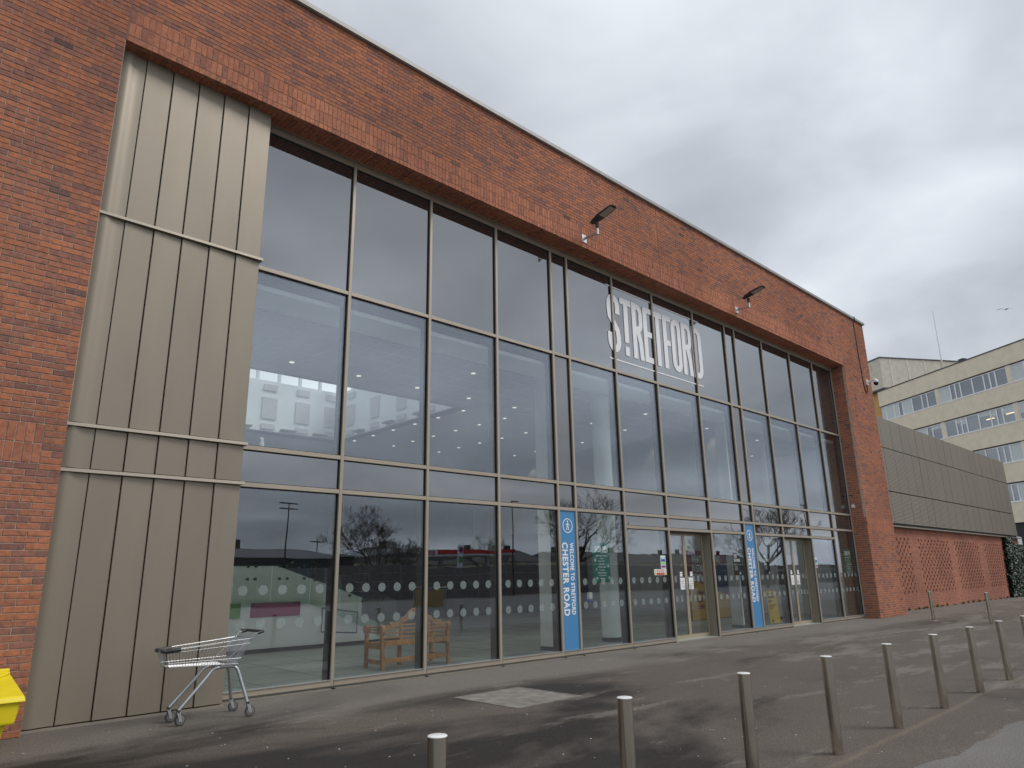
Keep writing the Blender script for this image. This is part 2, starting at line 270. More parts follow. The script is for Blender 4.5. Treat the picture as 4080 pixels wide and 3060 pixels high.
# ------------------------------------------------------------------ mesh helpers
ORG = {}
def link(o): col.objects.link(o); return o
def org(o): return ORG.get(o.name, Vector((0, 0, 0))) if o is not None else Vector((0, 0, 0))
def thing(name, label, cat, loc=(0, 0, 0), group=None):
    o = bpy.data.objects.new(name, None); o.empty_display_size = .2; link(o); o.location = loc
    o['label'] = label; o['category'] = cat
    if group: o['group'] = group
    ORG[o.name] = Vector(loc); return o
def tag(o, label, cat, group=None):
    o['label'] = label; o['category'] = cat
    if group: o['group'] = group
    return o
class MB:
    """collects boxes, tubes and prisms in world coordinates; build() links them as ONE mesh object"""
    def __init__(s, T=None): s.v = []; s.f = []; s.T = T
    def add(s, vs_, fs):
        k = len(s.v); s.v += [tuple(s.T(*p)) if s.T else tuple(p) for p in vs_]; s.f += [tuple(i+k for i in f) for f in fs]; return s
    def box(s, x0, x1, y0, y1, z0, z1):
        return s.add([(x0, y0, z0), (x1, y0, z0), (x1, y1, z0), (x0, y1, z0), (x0, y0, z1), (x1, y0, z1), (x1, y1, z1), (x0, y1, z1)],
                     [(0, 3, 2, 1), (4, 5, 6, 7), (0, 1, 5, 4), (1, 2, 6, 5), (2, 3, 7, 6), (3, 0, 4, 7)])
    def hexa(s, p8): return s.add(p8, [(0, 3, 2, 1), (4, 5, 6, 7), (0, 1, 5, 4), (1, 2, 6, 5), (2, 3, 7, 6), (3, 0, 4, 7)])
    def tube(s, path, rad, n=8, caps=True):
        P = [Vector(p) for p in path]; rs = rad if isinstance(rad, (list, tuple)) else [rad]*len(P)
        vs_, fs = [], []; prev = None
        for i, p in enumerate(P):
            d = (P[min(i+1, len(P)-1)]-P[max(i-1, 0)])
            d = d.normalized() if d.length > 1e-9 else Vector((0, 0, 1))
            if prev is None:
                a = Vector((0, 0, 1)) if abs(d.z) < .9 else Vector((1, 0, 0)); u = d.cross(a).normalized()
            else:
                u = (prev-d*prev.dot(d)); u = u.normalized() if u.length > 1e-6 else d.orthogonal().normalized()
            prev = u; w = d.cross(u)
            for k in range(n):
                t = 2*math.pi*k/n; vs_.append(p+(u*math.cos(t)+w*math.sin(t))*rs[i])
        for i in range(len(P)-1):
            for k in range(n):
                a = i*n+k; b_ = i*n+(k+1) % n; fs.append((a, b_, b_+n, a+n))
        if caps: fs.append(tuple(range(n-1, -1, -1))); fs.append(tuple((len(P)-1)*n+k for k in range(n)))
        return s.add(vs_, fs)
    def lathe(s, prof, c, n=20, axis='z'):
        vs_, fs = [], []
        for r_, h in prof:
            for k in range(n):
                t = 2*math.pi*k/n; a, b_ = r_*math.cos(t), r_*math.sin(t)
                vs_.append((c[0]+a, c[1]+b_, c[2]+h) if axis == 'z' else (c[0]+a, c[1]+h, c[2]+b_) if axis == 'y' else (c[0]+h, c[1]+a, c[2]+b_))
        for i in range(len(prof)-1):
            for k in range(n):
                a = i*n+k; b_ = i*n+(k+1) % n; fs.append((a, b_, b_+n, a+n))
        fs.append(tuple(range(n-1, -1, -1))); fs.append(tuple((len(prof)-1)*n+k for k in range(n)))
        return s.add(vs_, fs)
    def prism(s, poly, y0, y1, conv=None):
        """polygon in (x,z) extruded along y, or mapped by conv(a, b, depth)"""
        conv = conv or (lambda a, b, d: (a, d, b)); n = len(poly)
        vs_ = [conv(a, b, y0) for a, b in poly]+[conv(a, b, y1) for a, b in poly]
        fs = [tuple(range(n)), tuple(range(2*n-1, n-1, -1))]+[(i, i+n, (i+1) % n+n, (i+1) % n) for i in range(n)]
        return s.add(vs_, fs)
    def build(s, name, mt, parent=None, smooth=False, kind=None, recalc=True, bevel=0, seg=2):
        o0 = org(parent); me = bpy.data.meshes.new(name)
        me.from_pydata([(p[0]-o0.x, p[1]-o0.y, p[2]-o0.z) for p in s.v], [], s.f)
        if recalc:
            bm = bmesh.new(); bm.from_mesh(me); bmesh.ops.recalc_face_normals(bm, faces=bm.faces); bm.to_mesh(me); bm.free()
        me.materials.append(M[mt] if isinstance(mt, str) else mt)
        if smooth: me.polygons.foreach_set('use_smooth', [True]*len(me.polygons))
        o = link(bpy.data.objects.new(name, me))
        if parent is not None: o.parent = parent
        ORG[o.name] = o0
        if kind: o['kind'] = kind
        if bevel:
            md = o.modifiers.new('bevel', 'BEVEL'); md.width = bevel; md.segments = seg; md.limit_method = 'ANGLE'; md.angle_limit = R(40)
        if smooth and hasattr(me, 'set_sharp_from_angle'): me.set_sharp_from_angle(angle=R(38))
        return o
def place(mesh, name, parent, loc, rot=None):
    """another copy of shared mesh data, placed in world coordinates under its parent"""
    o = link(bpy.data.objects.new(name, mesh)); o.parent = parent; o.location = Vector(loc)-org(parent); ORG[o.name] = org(parent)
    if rot: o.rotation_euler = rot
    return o
def copy_tree(o, parent=None, dloc=None):
    c = o.copy(); link(c); c.parent = parent; ORG[c.name] = org(o)
    if dloc is not None: c.location = Vector(o.location)+Vector(dloc)
    for ch in list(o.children): copy_tree(ch, c)
    return c
FONT_CACHE = {}
def text_mesh(txt, mt, width=None, height=None, embolden=0.0, spacing=1.0, depth=.004, align='LEFT'):
    """lettering as a flat solid in its own x,y plane, scaled to a width and cap height; returns (mesh, w, h)"""
    cu = bpy.data.curves.new('lettering', 'FONT'); cu.body = txt; cu.size = 1; cu.offset = embolden; cu.space_character = spacing
    cu.extrude = .01; cu.align_x = align; cu.resolution_u = 3
    o = bpy.data.objects.new('lettering_source', cu); link(o)
    dg = bpy.context.evaluated_depsgraph_get(); me = bpy.data.meshes.new_from_object(o.evaluated_get(dg))
    bpy.data.objects.remove(o); bpy.data.curves.remove(cu)
    co = np.empty(len(me.vertices)*3); me.vertices.foreach_get('co', co); co = co.reshape(-1, 3)
    lo, hi = co.min(0), co.max(0); sz = hi-lo
    sx = width/sz[0] if width else None; sy = height/sz[1] if height else None
    sx = sx or sy; sy = sy or sx
    co = (co-lo)*[sx, sy, depth/max(sz[2], 1e-6)]
    me.vertices.foreach_set('co', co.ravel()); me.update()
    me.materials.clear(); me.materials.append(M[mt]); return me, sz[0]*sx, sz[1]*sy
def put_text(name, txt, mt, parent, p, width=None, height=None, rot=(R(90), 0, 0), **kw):
    me, w, h = text_mesh(txt, mt, width, height, **kw); me.name = name
    return place(me, name, parent, p, rot)
def uv_pix(x, y, z):
    q = Vector((x, y, z))-CAM; d = q.dot(fw)
    if d <= 0: return (-1e6, -1e6)
    return (2040+FPX*q.dot(rt)/d, 1530-FPX*q.dot(up)/d)
GZ = -0.04                                                            # pavement level
# ================================================================== ground
def struct(o): o['kind'] = 'structure'; return o
g_ = MB(); g_.add([(-900, -900, GZ), (900, -900, GZ), (900, 900, GZ), (-900, 900, GZ)], [(0, 1, 2, 3)])
struct(g_.build('ground', 'asphalt'))
r_ = MB(); vs_ = []
xs = np.arange(-30, 120.01, .35)
for x in xs: vs_.append((x, -8.14-.07*max(0, min(x, 12)-7.3)+.05*math.sin(x*2.1)+.035*math.sin(x*5.3+1)+random.uniform(-.02, .02), GZ+.004))
k = len(xs); vs_ += [(x, -36.0, GZ+.004) for x in xs]
r_.add(vs_, [(i, k+i, k+i+1, i+1) for i in range(k-1)]); struct(r_.build('road', 'road'))

# ================================================================== main building
BX = [4.25, 6.124, 7.936, 9.742, 11.508, 12.082, 13.849, 15.637, 17.68, 19.511, 20.11, 21.921, 23.952, 25.798, 27.53]
T1, T3, T4, T5, TT = 6.621, 3.611, 3.037, 2.722, 9.228
FY = -0.50                                        # face of the brickwork
SOF = 9.33; ROOF = 11.62
LJ, RJ, RE = 1.94, 27.56, 30.25                    # left jamb, right jamb, right end
bld = thing('brick_building', 'long red brick shopping centre front with tall glazed opening and bronze metal cladding', 'building', (15, 0, GZ))
w = MB()
w.box(-6, LJ-.004, FY+.0075, .30, GZ, ROOF); w.box(LJ+.004, RJ+.02, FY+.0075, .42, SOF+.012, ROOF-.002)
w.box(RJ+.010, RE-.006, FY+.008, .62, GZ, ROOF-.004)
w.box(-6, 28.7, .24, .40, 6.92, SOF+.008)
w.build('wall', 'mortar', bld)
BL, BH = .245, .079
def courses(x0, x1, z0, z1, shift=0, L=BL):
    n = max(1, round((z1-z0)/BH)); p = (z1-z0)/n; o = []
    for i in range(n):
        a = x1 - (L*.5 if (i+shift) % 2 else L); xs_ = [x1]
        while a > x0+.045: xs_.append(a); a -= L
        xs_.append(x0)
        for q in range(len(xs_)-1):
            o.append((xs_[q+1]+.005, xs_[q]-.005, z0+i*p+.006, z0+(i+1)*p-.006))
    return o
def soldiers(x0, x1, z0, z1, wd=.0862):
    n = max(1, round((x1-x0)/wd)); p = (x1-x0)/n
    return [(x0+i*p+.0045, x0+(i+1)*p-.0045, z0+.0055, z1-.0055) for i in range(n)]
flat, sold = [], []
flat += courses(-6, LJ, GZ, 3.03); sold += soldiers(-6, 1.70, 3.03, 3.275, .094)+soldiers(-6, 1.70, 3.275, 3.52, .094); flat += courses(1.70, LJ, 3.03, 3.52)
flat += courses(-6, LJ-.006, 3.52, ROOF)
for a, c in ((LJ+.010, 15.388), (15.408, RJ-.010)):
    sold += soldiers(a, c, SOF, SOF+.105)+soldiers(a, c, SOF+.105, SOF+.335)+soldiers(a, c, SOF+.335, SOF+.565); flat += courses(a, c, SOF+.565, ROOF)
flat += courses(RJ, RE, GZ, 3.03, 1); sold += soldiers(RJ+.25, RE-.12, 3.03, 3.275)+soldiers(RJ+.25, RE-.12, 3.275, 3.52)
flat += courses(RJ, RJ+.25, 3.03, 3.52)+courses(RE-.12, RE, 3.03, 3.52); flat += courses(RJ+.006, RE, 3.52, ROOF, 1)
# the 300 bricks that show largest in the photograph become parts of their own; the rest stay one piece
def shows(bk):
    x, z = (bk[0]+bk[1])/2, (bk[2]+bk[3])/2; px = uv_pix(x, FY, z)
    if not (-30 < px[0] < 4110 and -30 < px[1] < 3090): return -1
    a = uv_pix(bk[0], FY, bk[2]); c = uv_pix(bk[1], FY, bk[3]); d_ = uv_pix(bk[1], FY, bk[2]); e = uv_pix(bk[0], FY, bk[3])
    return abs((c[0]-a[0])*(e[1]-d_[1])-(c[1]-a[1])*(e[0]-d_[0]))/2
allb = [(shows(b_), 0, b_) for b_ in flat]+[(shows(b_), 1, b_) for b_ in sold]
allb.sort(key=lambda t: -t[0])
meshcache = {}
def jit(): return random.uniform(0, .0045)
for i, (a, s_, b_) in enumerate(allb[:300]):
    wd, ht = round(b_[1]-b_[0], 3), round(b_[3]-b_[2], 3); key = (wd, ht, s_)
    if key not in meshcache:
        q = MB(); q.box(-wd/2, wd/2, 0, .07, -ht/2, ht/2); o = q.build('brick', 'brick_soldier' if s_ else 'brick'); me = o.data; bpy.data.objects.remove(o)
        mt_ = bmesh.new(); mt_.from_mesh(me); bmesh.ops.bevel(mt_, geom=[e for e in mt_.edges if all(v.co.y < .01 for v in e.verts)], offset=.0035, segments=1, affect='EDGES'); mt_.to_mesh(me); mt_.free()
        meshcache[key] = me
    place(meshcache[key], 'brick', bld, ((b_[0]+b_[1])/2, FY-jit(), (b_[2]+b_[3])/2), (random.uniform(-.006, .006), random.uniform(-.004, .004), random.uniform(-.003, .003)))
def brick_mass(name, rows, mt, parent, y0, depth=.07, conv=None):
    q = MB()
    for b_ in rows:
        j = jit()
        if conv: q.hexa([conv(*p) for p in ((b_[0], y0-j, b_[2]), (b_[1], y0-j, b_[2]), (b_[1], y0+depth, b_[2]), (b_[0], y0+depth, b_[2]), (b_[0], y0-j, b_[3]), (b_[1], y0-j, b_[3]), (b_[1], y0+depth, b_[3]), (b_[0], y0+depth, b_[3]))])
        else: q.box(b_[0], b_[1], y0-j, y0+depth, b_[2], b_[3])
    return q.build(name, mt, parent, kind='stuff')
brick_mass('brickwork', [b_ for a, s_, b_ in allb[300:] if not s_ and b_[1] > -3.5], 'brick', bld, FY)
brick_mass('soldier_course', [b_ for a, s_, b_ in allb[300:] if s_ and b_[1] > -3.5], 'brick_soldier', bld, FY)
brick_mass('jamb_brickwork', courses(-.43, .06, GZ, SOF, 1, .23), 'brick', bld, RJ, conv=lambda a, d, z: (d, a, z))
brick_mass('soffit_brickwork', soldiers(LJ+.01, RJ-.01, -.42, -.225)+soldiers(LJ+.01, RJ-.01, -.225, -.03), 'brick_soldier', bld, SOF, conv=lambda a, d, y: (a, y, d))
c = MB(); c.box(-6, RE+.07, FY-.075, .48, ROOF+.012, ROOF+.10); c.box(-6, RE+.05, FY-.055, .45, ROOF, ROOF+.014); c.build('coping', 'coping', bld)
for x, z0 in ((LJ+.002, SOF), (15.398, SOF), (RJ-.002, SOF)):
    q = MB(); q.box(x-.0085, x+.0085, FY-.001, FY+.006, z0+.01, ROOF); q.build('movement_joint', 'sealant', bld)
rf = MB()
for a in ((-6, 28.7, .26, 4.7), (-6, 4.9, 4.7, 11.8), (12.75, 28.7, 4.7, 11.8), (-6, 28.7, 11.8, 24)): rf.box(a[0], a[1], a[2], a[3], 6.55, 6.92)
rf.build('roof', 'roof_grey', bld)
# ---- metal cladding left of the glass
CY = -.25
CX = [1.945, 2.307, 2.70, 3.095, 3.50, 3.913, 4.307]
CZ = [(0.0, 2.985), (3.045, 3.575), (3.635, 6.59), (6.65, SOF+.01)]
bk = MB(); bk.box(LJ+.002, 4.30, CY+.05, CY+.14, GZ, SOF+.01); bk.build('cladding_backing', 'gasket_shade', bld)
for z0, z1 in CZ:
    for i in range(6):
        q = MB(); x0, x1 = CX[i]+.004, CX[i+1]-.006
        if i == 0:
            ns = 14; vv = []
            for k in range(ns+1):
                t = k/ns; x = x0+(x1-x0)*t; y = CY-.010-.036*math.exp(-((t-.30)/.26)**2)
                for z in (z0, z1): vv += [(x, y, z), (x, y+.03, z)]
            ff = []
            for k in range(ns):
                a = k*4; ff += [(a, a+4, a+6, a+2), (a+1, a+3, a+7, a+5), (a, a+1, a+5, a+4), (a+2, a+6, a+7, a+3)]
            ff += [(0, 2, 3, 1), (ns*4, ns*4+1, ns*4+3, ns*4+2)]; q.add(vv, ff)
            q.build('cladding_panel', 'cladding', bld, smooth=True)
        else:
            a, b2 = CY-.026, CY-.004
            q.hexa([(x0, a, z0), (x1, b2, z0), (x1, b2+.04, z0), (x0, a+.04, z0), (x0, a, z1), (x1, b2, z1), (x1, b2+.04, z1), (x0, a+.04, z1)])
            q.build('cladding_panel', 'cladding', bld, bevel=.006)
for z in (3.015, 3.605, 6.62):
    q = MB(); q.hexa([(LJ+.003, CY-.075, z-.026), (4.335, CY-.075, z-.026), (4.335, CY+.06, z-.026), (LJ+.003, CY+.06, z-.026), (LJ+.003, CY-.065, z+.018), (4.335, CY-.065, z+.018), (4.335, CY+.06, z+.03), (LJ+.003, CY+.06, z+.03)])
    q.build('flashing', 'flashing', bld)
q = MB(); q.box(LJ+.003, 4.305, CY-.05, CY+.05, GZ, -.014); q.build('plinth', 'flashing', bld)
q = MB(); q.box(4.27, 4.306, CY+.14, .05, GZ, SOF); q.build('cladding_return', 'cladding', bld)
# ---- curtain wall: mullions, transoms, panes
for i, x in enumerate(BX):
    q = MB(); q.box(x-.029, x+.029, 0, .05, (GZ if i in (7, 8, 11, 12) else .0), SOF-.002)
    o = q.build('mullion', 'frame', bld, bevel=.003, seg=1)
    q = MB(); q.box(x-.043, x+.043, .036, .0535, .0, SOF-.004); q.build('gasket_shade', 'gasket_shade', o)  # black gasket, widened to paint in the mullion's shaded side
    q = MB(); q.box(x-.032, x+.032, .082, .27, .0, SOF-.006); q.build('inner_post', 'inner_frame', o)
def transom(i, z, h=.034, nm='transom'):
    a, c_ = BX[i]+.030, BX[i+1]-.030; q = MB(); q.box(a, c_, .003, .05, z-h, z+h); o = q.build(nm, 'frame', bld, bevel=.003, seg=1)
    q = MB(); q.box(a, c_, .036, .0535, z-h-.014, z+h+.014); q.build('gasket_shade', 'gasket_shade', o)  # black gasket, doubling as the painted shade line along the transom
    q = MB(); q.box(a, c_, .082, .20, z-h, z+h); q.build('inner_rail', 'inner_frame', o)
DOORS = (7, 11)
for i in range(14):
    for z in (T1, T3, T4): transom(i, z)
    if i in (6, 7, 8, 10, 11, 12): transom(i, T5)
    transom(i, TT+.005, .03, 'head_frame')
    q = MB(); q.box(BX[i]+.03, BX[i+1]-.03, .012, .05, TT+.037, SOF-.003); q.build('head_trim', 'frame', bld)
    if i not in DOORS:
        q = MB(); q.box(BX[i]+.030, BX[i+1]-.030, -.006, .05, .004, .085); o = q.build('sill', 'frame', bld, bevel=.003, seg=1)
        q = MB(); q.box(BX[i]+.030, BX[i+1]-.030, -.022, .045, .0855, .094); q.build('sill_lip', 'coping', o)
        q = MB(); q.box(BX[i]-.03, BX[i+1]+.03, -.055, .03, GZ, GZ+.014); q.build('drip_flashing', 'flashing', o)
def pane(i, z0, z1, mt, y=.0555, x0=None, x1=None, parent=bld, nm='pane'):
    a, c_ = (BX[i]+.020 if x0 is None else x0), (BX[i+1]-.020 if x1 is None else x1); wd, ht = c_-a, z1-z0
    q = MB(); q.box(-wd/2, wd/2, 0, .022, -ht/2, ht/2); o = q.build(nm, mt); o.parent = parent
    p = Vector(((a+c_)/2, y, (z0+z1)/2)); o.location = p-org(parent); ORG[o.name] = p
    o.rotation_euler = (random.uniform(-.0011, .0011), 0, random.uniform(-.0014, .0014)) if nm == 'pane' else (0, 0, 0)
    return o
q = MB(); q.lathe([(.074, 0), (.074, .0015)], (0, 0, 0), 20, 'y'); o = q.build('dot', 'dot_film'); dotme = o.data; bpy.data.objects.remove(o)
q = MB(); q.box(-.055, .055, 0, .0015, -.075, .075); o = q.build('dot', 'dot_film'); sqme = o.data; bpy.data.objects.remove(o)
def dots(o, i, n=5, me=dotme, x0=None, x1=None, pitch=.315, y=.0525):
    c_ = (BX[i]+BX[i+1])/2 if x0 is None else (x0+x1)/2
    if i == 0: c_ = 5.225
    for zz in (1.475, .98):
        for k in range(n): place(me, 'dot', o, (c_+(k-(n-1)/2)*pitch, y, zz))
NARROW = (4, 9)
for i in range(14):
    pane(i, T1+.03, TT-.02, 'glass_spandrel')
    pane(i, T3+.03, T1-.03, 'glass_panel' if i in NARROW else 'glass_clear')
    pane(i, T4+.03, T3-.03, 'glass_spandrel')
    if i in (6, 7, 8, 10, 11, 12): pane(i, T5+.03, T4-.03, 'glass_spandrel')
    if i in NARROW or i in DOORS: continue
    o = pane(i, .08, (T5 if i in (6, 8, 10, 12) else T4)-.03, 'glass_clear'); dots(o, i)
# ---- doors: pairs of leaves set back behind bronze reveals
for i in DOORS:
    a, c_ = BX[i]+.032, BX[i+1]-.032; DY = .27; ms = (a+c_)/2+.02
    for e0, e1 in ((c_-.035, c_), (a, a+.035)): q = MB(); q.box(e0, e1, .052, DY+.08, GZ, T5-.036); q.build('door_reveal', 'cladding', bld)
    q = MB(); q.box(a+.036, c_-.036, .056, DY+.08, T5-.06, T5-.036); q.build('door_head', 'inner_frame', bld)
    q = MB(); q.box(a, c_, .0, DY+.1, GZ+.001, GZ+.03); q.build('threshold', 'flashing', bld)
    for x0, x1, side in ((a+.038, ms-.004, 1), (ms+.004, c_-.038, -1)):
        q = MB(); z0, z1 = GZ+.035, T5-.065
        q.box(x0, x0+.05, DY, DY+.045, z0, z1); q.box(x1-.05, x1, DY, DY+.045, z0, z1); q.box(x0+.05, x1-.05, DY+.002, DY+.043, z0, z0+.09); q.box(x0+.05, x1-.05, DY+.002, DY+.043, z1-.06, z1)
        lf = q.build('door', 'door_frame', bld)
        pn = pane(i, z0+.09, z1-.06, 'glass_clear', DY+.012, x0+.05, x1-.05, lf, 'door_pane')
        dots(pn, i, 4 if side < 0 else 3, sqme, x0+.06, x1-.06, .22, DY+.009)
        hx = x1-.10 if side > 0 else x0+.10
        q = MB(); q.tube([(hx, DY, 1.02), (hx, DY-.05, 1.02), (hx, DY-.05, 1.32), (hx, DY, 1.32)], .011, 8); q.build('handle', 'galv', lf, smooth=True)
        nx = x1-.075 if side > 0 else x0+.075
        for (wd, ht, zz, sh) in ((.21, .30, 1.36, .12), (.11, .12, 1.60, .16)):
            cx_ = (nx-sh) if side > 0 else (nx+sh-.0)
            q = MB(); q.box(cx_-wd/2, cx_+wd/2, DY-.004, DY+.004, zz-ht/2, zz+ht/2); q.build('notice', 'paper', lf)
            for r2 in range(3 if ht > .2 else 1):
                q = MB(); q.box(cx_-wd*.3, cx_+wd*.3, DY-.0065, DY-.0045, zz+ht*.2-r2*.06-.008, zz+ht*.2-r2*.06); q.build('notice_line', 'inner_frame', lf)
        q = MB(); q.box(x0+.08, x1-.30, DY+.05, DY+.12, z1-.03, z1+.03); q.build('door_closer', 'dark_plastic', lf)
# ================================================================== inside
fl = MB(); fl.box(-6, 28.7, .056, 24, GZ+.005, 0.0); struct(fl.build('interior_floor', 'floor_tile'))
jn = MB()
for x in np.arange(-5.4, 28.6, 1.2): jn.box(x-.005, x+.005, .3, 14, .0005, .002)
for y in np.arange(1.1, 14, 1.2): jn.box(-6, 28.6, y-.005, y+.005, .0022, .003)
floor_o = bpy.data.objects['interior_floor']; jn.build('floor_joint', 'skirting', floor_o, kind='stuff')
VX0, VX1, VY0, VY1, CZ_ = 4.95, 12.65, 4.77, 11.7, 6.33
ce = MB()
for a in ((-6, 28.7, 1.14, VY0), (-6, VX0, VY0, VY1), (VX1, 28.7, VY0, VY1), (-6, 28.7, VY1, 14)): ce.box(a[0], a[1], a[2], a[3], CZ_, CZ_+.1)
ceil = struct(ce.build('interior_ceiling', 'ceiling_white'))
q = MB(); q.box(-6, 28.7, .29, 1.14, CZ_+.035, CZ_+.12); q.build('ceiling_edge_strip', 'wall_white', ceil)
q = MB()
for y in np.arange(1.75, 4.7, .6): q.box(-6, 28.7, y-.008, y+.008, CZ_-.003, CZ_-.0005)
for x in np.arange(-5, 28.5, .6): q.box(x-.008, x+.008, 1.2, VY0-.05, CZ_-.006, CZ_-.0035)
q.build('ceiling_grid', 'acoustic', ceil, kind='stuff')
q = MB(); q.lathe([(.055, 0), (.055, .012)], (0, 0, 0), 14); o = q.build('downlight', 'downlight'); dlme = o.data; bpy.data.objects.remove(o)
for x in np.arange(5.14, 28, 1.72): place(dlme, 'downlight', ceil, (x, 3.67, CZ_-.016))
for x in np.arange(7.1, 28, 3.44): place(dlme, 'downlight', ceil, (x, 1.74, CZ_-.016))
for y in np.arange(4.9, 12, 1.2):
    for x in (12.85, 14.5, 16.6, 19.5, 22.5): place(dlme, 'downlight', ceil, (x, y, CZ_-.016))
def downlight_lamp(x, y, e=60):
    d = bpy.data.lights.new('downlight_lamp', 'SPOT'); d.energy = e; d.spot_size = R(150); d.spot_blend = .6; d.shadow_soft_size = .25; d.color = (1, .93, .82)
    o = bpy.data.objects.new('downlight_lamp', d); link(o); o.location = (x, y, CZ_-.05); return o
for x in np.arange(5.14, 28, 3.44):
    for y in ((3.67, 9.7) if not VX0 < x < VX1 else (3.67, 12.9)): downlight_lamp(x, y, 170 if x < 12 else 45)
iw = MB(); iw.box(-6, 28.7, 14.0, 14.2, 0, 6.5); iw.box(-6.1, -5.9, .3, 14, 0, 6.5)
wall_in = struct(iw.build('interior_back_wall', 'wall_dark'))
iw = MB(); iw.box(20.96, 21.1, 1.3, 13.99, 3.35, CZ_-.001); struct(iw.build('interior_bulkhead', 'bulkhead'))
for y in (1.6, 3.95, 10.1, 12.0):
    d = bpy.data.lights.new('wall_washer', 'SPOT'); d.energy = 9; d.spot_size = R(80); d.spot_blend = .5; d.shadow_soft_size = .04; d.color = (1, .86, .55)
    o = bpy.data.objects.new('wall_washer', d); link(o); o.location = (20.70, y, CZ_-.03)
iw = MB(); iw.box(28.7, 28.8, .65, 14, 0, 6.55); struct(iw.build('interior_end_wall', 'wall_white'))
# roof lantern: white walls above the ceiling opening with a strip of clerestory windows
lw = MB(); ZT = 9.1; W0, W1 = 8.16, 8.75
lw.box(VX0-.15, VX1+.15, VY1, VY1+.15, CZ_, W0); lw.box(VX0-.15, VX1+.15, VY1, VY1+.15, W1, ZT)
lw.box(VX1, VX1+.15, VY0-.15, VY1, CZ_, W0); lw.box(VX1, VX1+.15, VY0-.15, VY1, W1, ZT)
lw.box(VX0-.15, VX0, VY0-.15, VY1, CZ_, ZT); lw.box(VX0, VX1, VY0-.15, VY0, CZ_, ZT)
xs_ = np.arange(VX0, VX1+.01, .77)
for x in xs_: lw.box(x-.045, x+.045, VY1+.03, VY1+.13, W0, W1)
for y in np.arange(VY0, VY1, .77): lw.box(VX1+.03, VX1+.13, y-.045, y+.045, W0, W1)
lan = struct(lw.build('roof_lantern', 'wall_white'))
q = MB(); q.box(VX0-.15, VX1+.15, VY0-.15, VY1+.15, ZT, ZT+.03); q.build('added_sky_pane', 'glass_added_top', lan)  # unseen clear top, added so the sky lights the lantern walls
def apanel(x0, x1, z0, z1, side):
    q = MB()
    if side == 'b': q.box(x0, x1, VY1-.05, VY1-.002, z0, z1)
    else: q.box(VX1-.05, VX1-.002, x0, x1, z0, z1)
    q.build('acoustic_panel', 'acoustic', lan)
for x in (9.78, 10.98, 8.55, 7.35, 12.1): apanel(x-.02, x+.50, 6.85, 7.58, 'b'); apanel(x, x+.47, 6.5, 6.68, 'b'); apanel(x, x+.47, 7.82, 8.03, 'b')
for y in (11.1, 9.55, 8.0, 6.5, 5.2): apanel(y-.5, y, 6.85, 7.58, 's'); apanel(y-.5, y, 6.5, 6.68, 's'); apanel(y-.5, y, 7.82, 8.03, 's')
for x in (8.9, 10.45, 11.65): q = MB(); q.hexa([(x, VY1-.2, 6.52), (x+.52, VY1-.2, 6.52), (x+.52, VY1-.004, 6.48), (x, VY1-.004, 6.48), (x, VY1-.2, 6.54), (x+.52, VY1-.2, 6.54), (x+.52, VY1-.004, 6.56), (x, VY1-.004, 6.56)]); q.build('uplighter', 'coping', lan)
for y in (10.4, 8.6, 6.9): q = MB(); q.box(VX1-.2, VX1-.004, y-.5, y, 6.50, 6.55); q.build('uplighter', 'coping', lan)
# columns
for (x0, x1, y0, y1) in ((12.13, 12.56, .87, 1.28), (20.52, 20.95, .90, 1.28)):
    q = MB(); q.box(x0, x1, y0, y1, .08, CZ_+.03); o = q.build('column', 'wall_white', bld, bevel=.01); q = MB(); q.box(x0-.006, x1+.006, y0-.006, y1+.006, 0, .08); q.build('skirting', 'skirting', o)
for x, y in ((14.78, 1.36), (25.0, 1.75)):
    q = MB(); q.lathe([(.24, .1), (.24, CZ_)], (x, y, 0), 24); o = q.build('column', 'wall_white', bld, smooth=True); q = MB(); q.lathe([(.25, 0), (.25, .1)], (x, y, 0), 24); q.build('skirting', 'skirting', o)
for y0, y1 in ((.69, 1.18), (1.47, 2.05)):
    q = MB(); q.box(28.60, 28.698, y0, y1, 0, 3.0); q.build('pilaster', 'wall_white', bld)
# ================================================================== window lettering
def stroke(q, pts, wd, y0, y1, closed=False):
    """a broad pen stroke through 2-D points (x,z), mitred, extruded between y0 and y1"""
    P = [Vector(p) for i, p in enumerate(pts) if i == 0 or (Vector(p)-Vector(pts[i-1])).length > 1e-4]; n = len(P); L_, R_ = [], []
    for i in range(n):
        a = P[i-1] if (i > 0 or closed) else None; b = P[(i+1) % n] if (i < n-1 or closed) else None
        d1 = (P[i]-a).normalized() if a is not None else None; d2 = (b-P[i]).normalized() if b is not None else None
        if d1 is None: d1 = d2
        if d2 is None: d2 = d1
        n1_, n2_ = Vector((-d1.y, d1.x)), Vector((-d2.y, d2.x)); t = (n1_+n2_).normalized(); s = wd/2/max(.35, t.dot(n1_))
        L_.append(P[i]+t*s); R_.append(P[i]-t*s)
    for i in range(n if closed else n-1):
        j = (i+1) % n
        q.hexa([(L_[i].x, y0, L_[i].y), (R_[i].x, y0, R_[i].y), (R_[i].x, y1, R_[i].y), (L_[i].x, y1, L_[i].y), (L_[j].x, y0, L_[j].y), (R_[j].x, y0, R_[j].y), (R_[j].x, y1, R_[j].y), (L_[j].x, y1, L_[j].y)])
def arc(cx, cz, rx, rz, a0, a1, n=10): return [(cx+rx*math.cos(R(a0+(a1-a0)*k/n)), cz+rz*math.sin(R(a0+(a1-a0)*k/n))) for k in range(n+1)]
sg = thing('window_lettering', 'big white condensed letters reading STRETFORD across the upper glass panes', 'sign', (15.9, .045, 7.15))
Z0, Z1, SW = 7.15, 8.74, .175
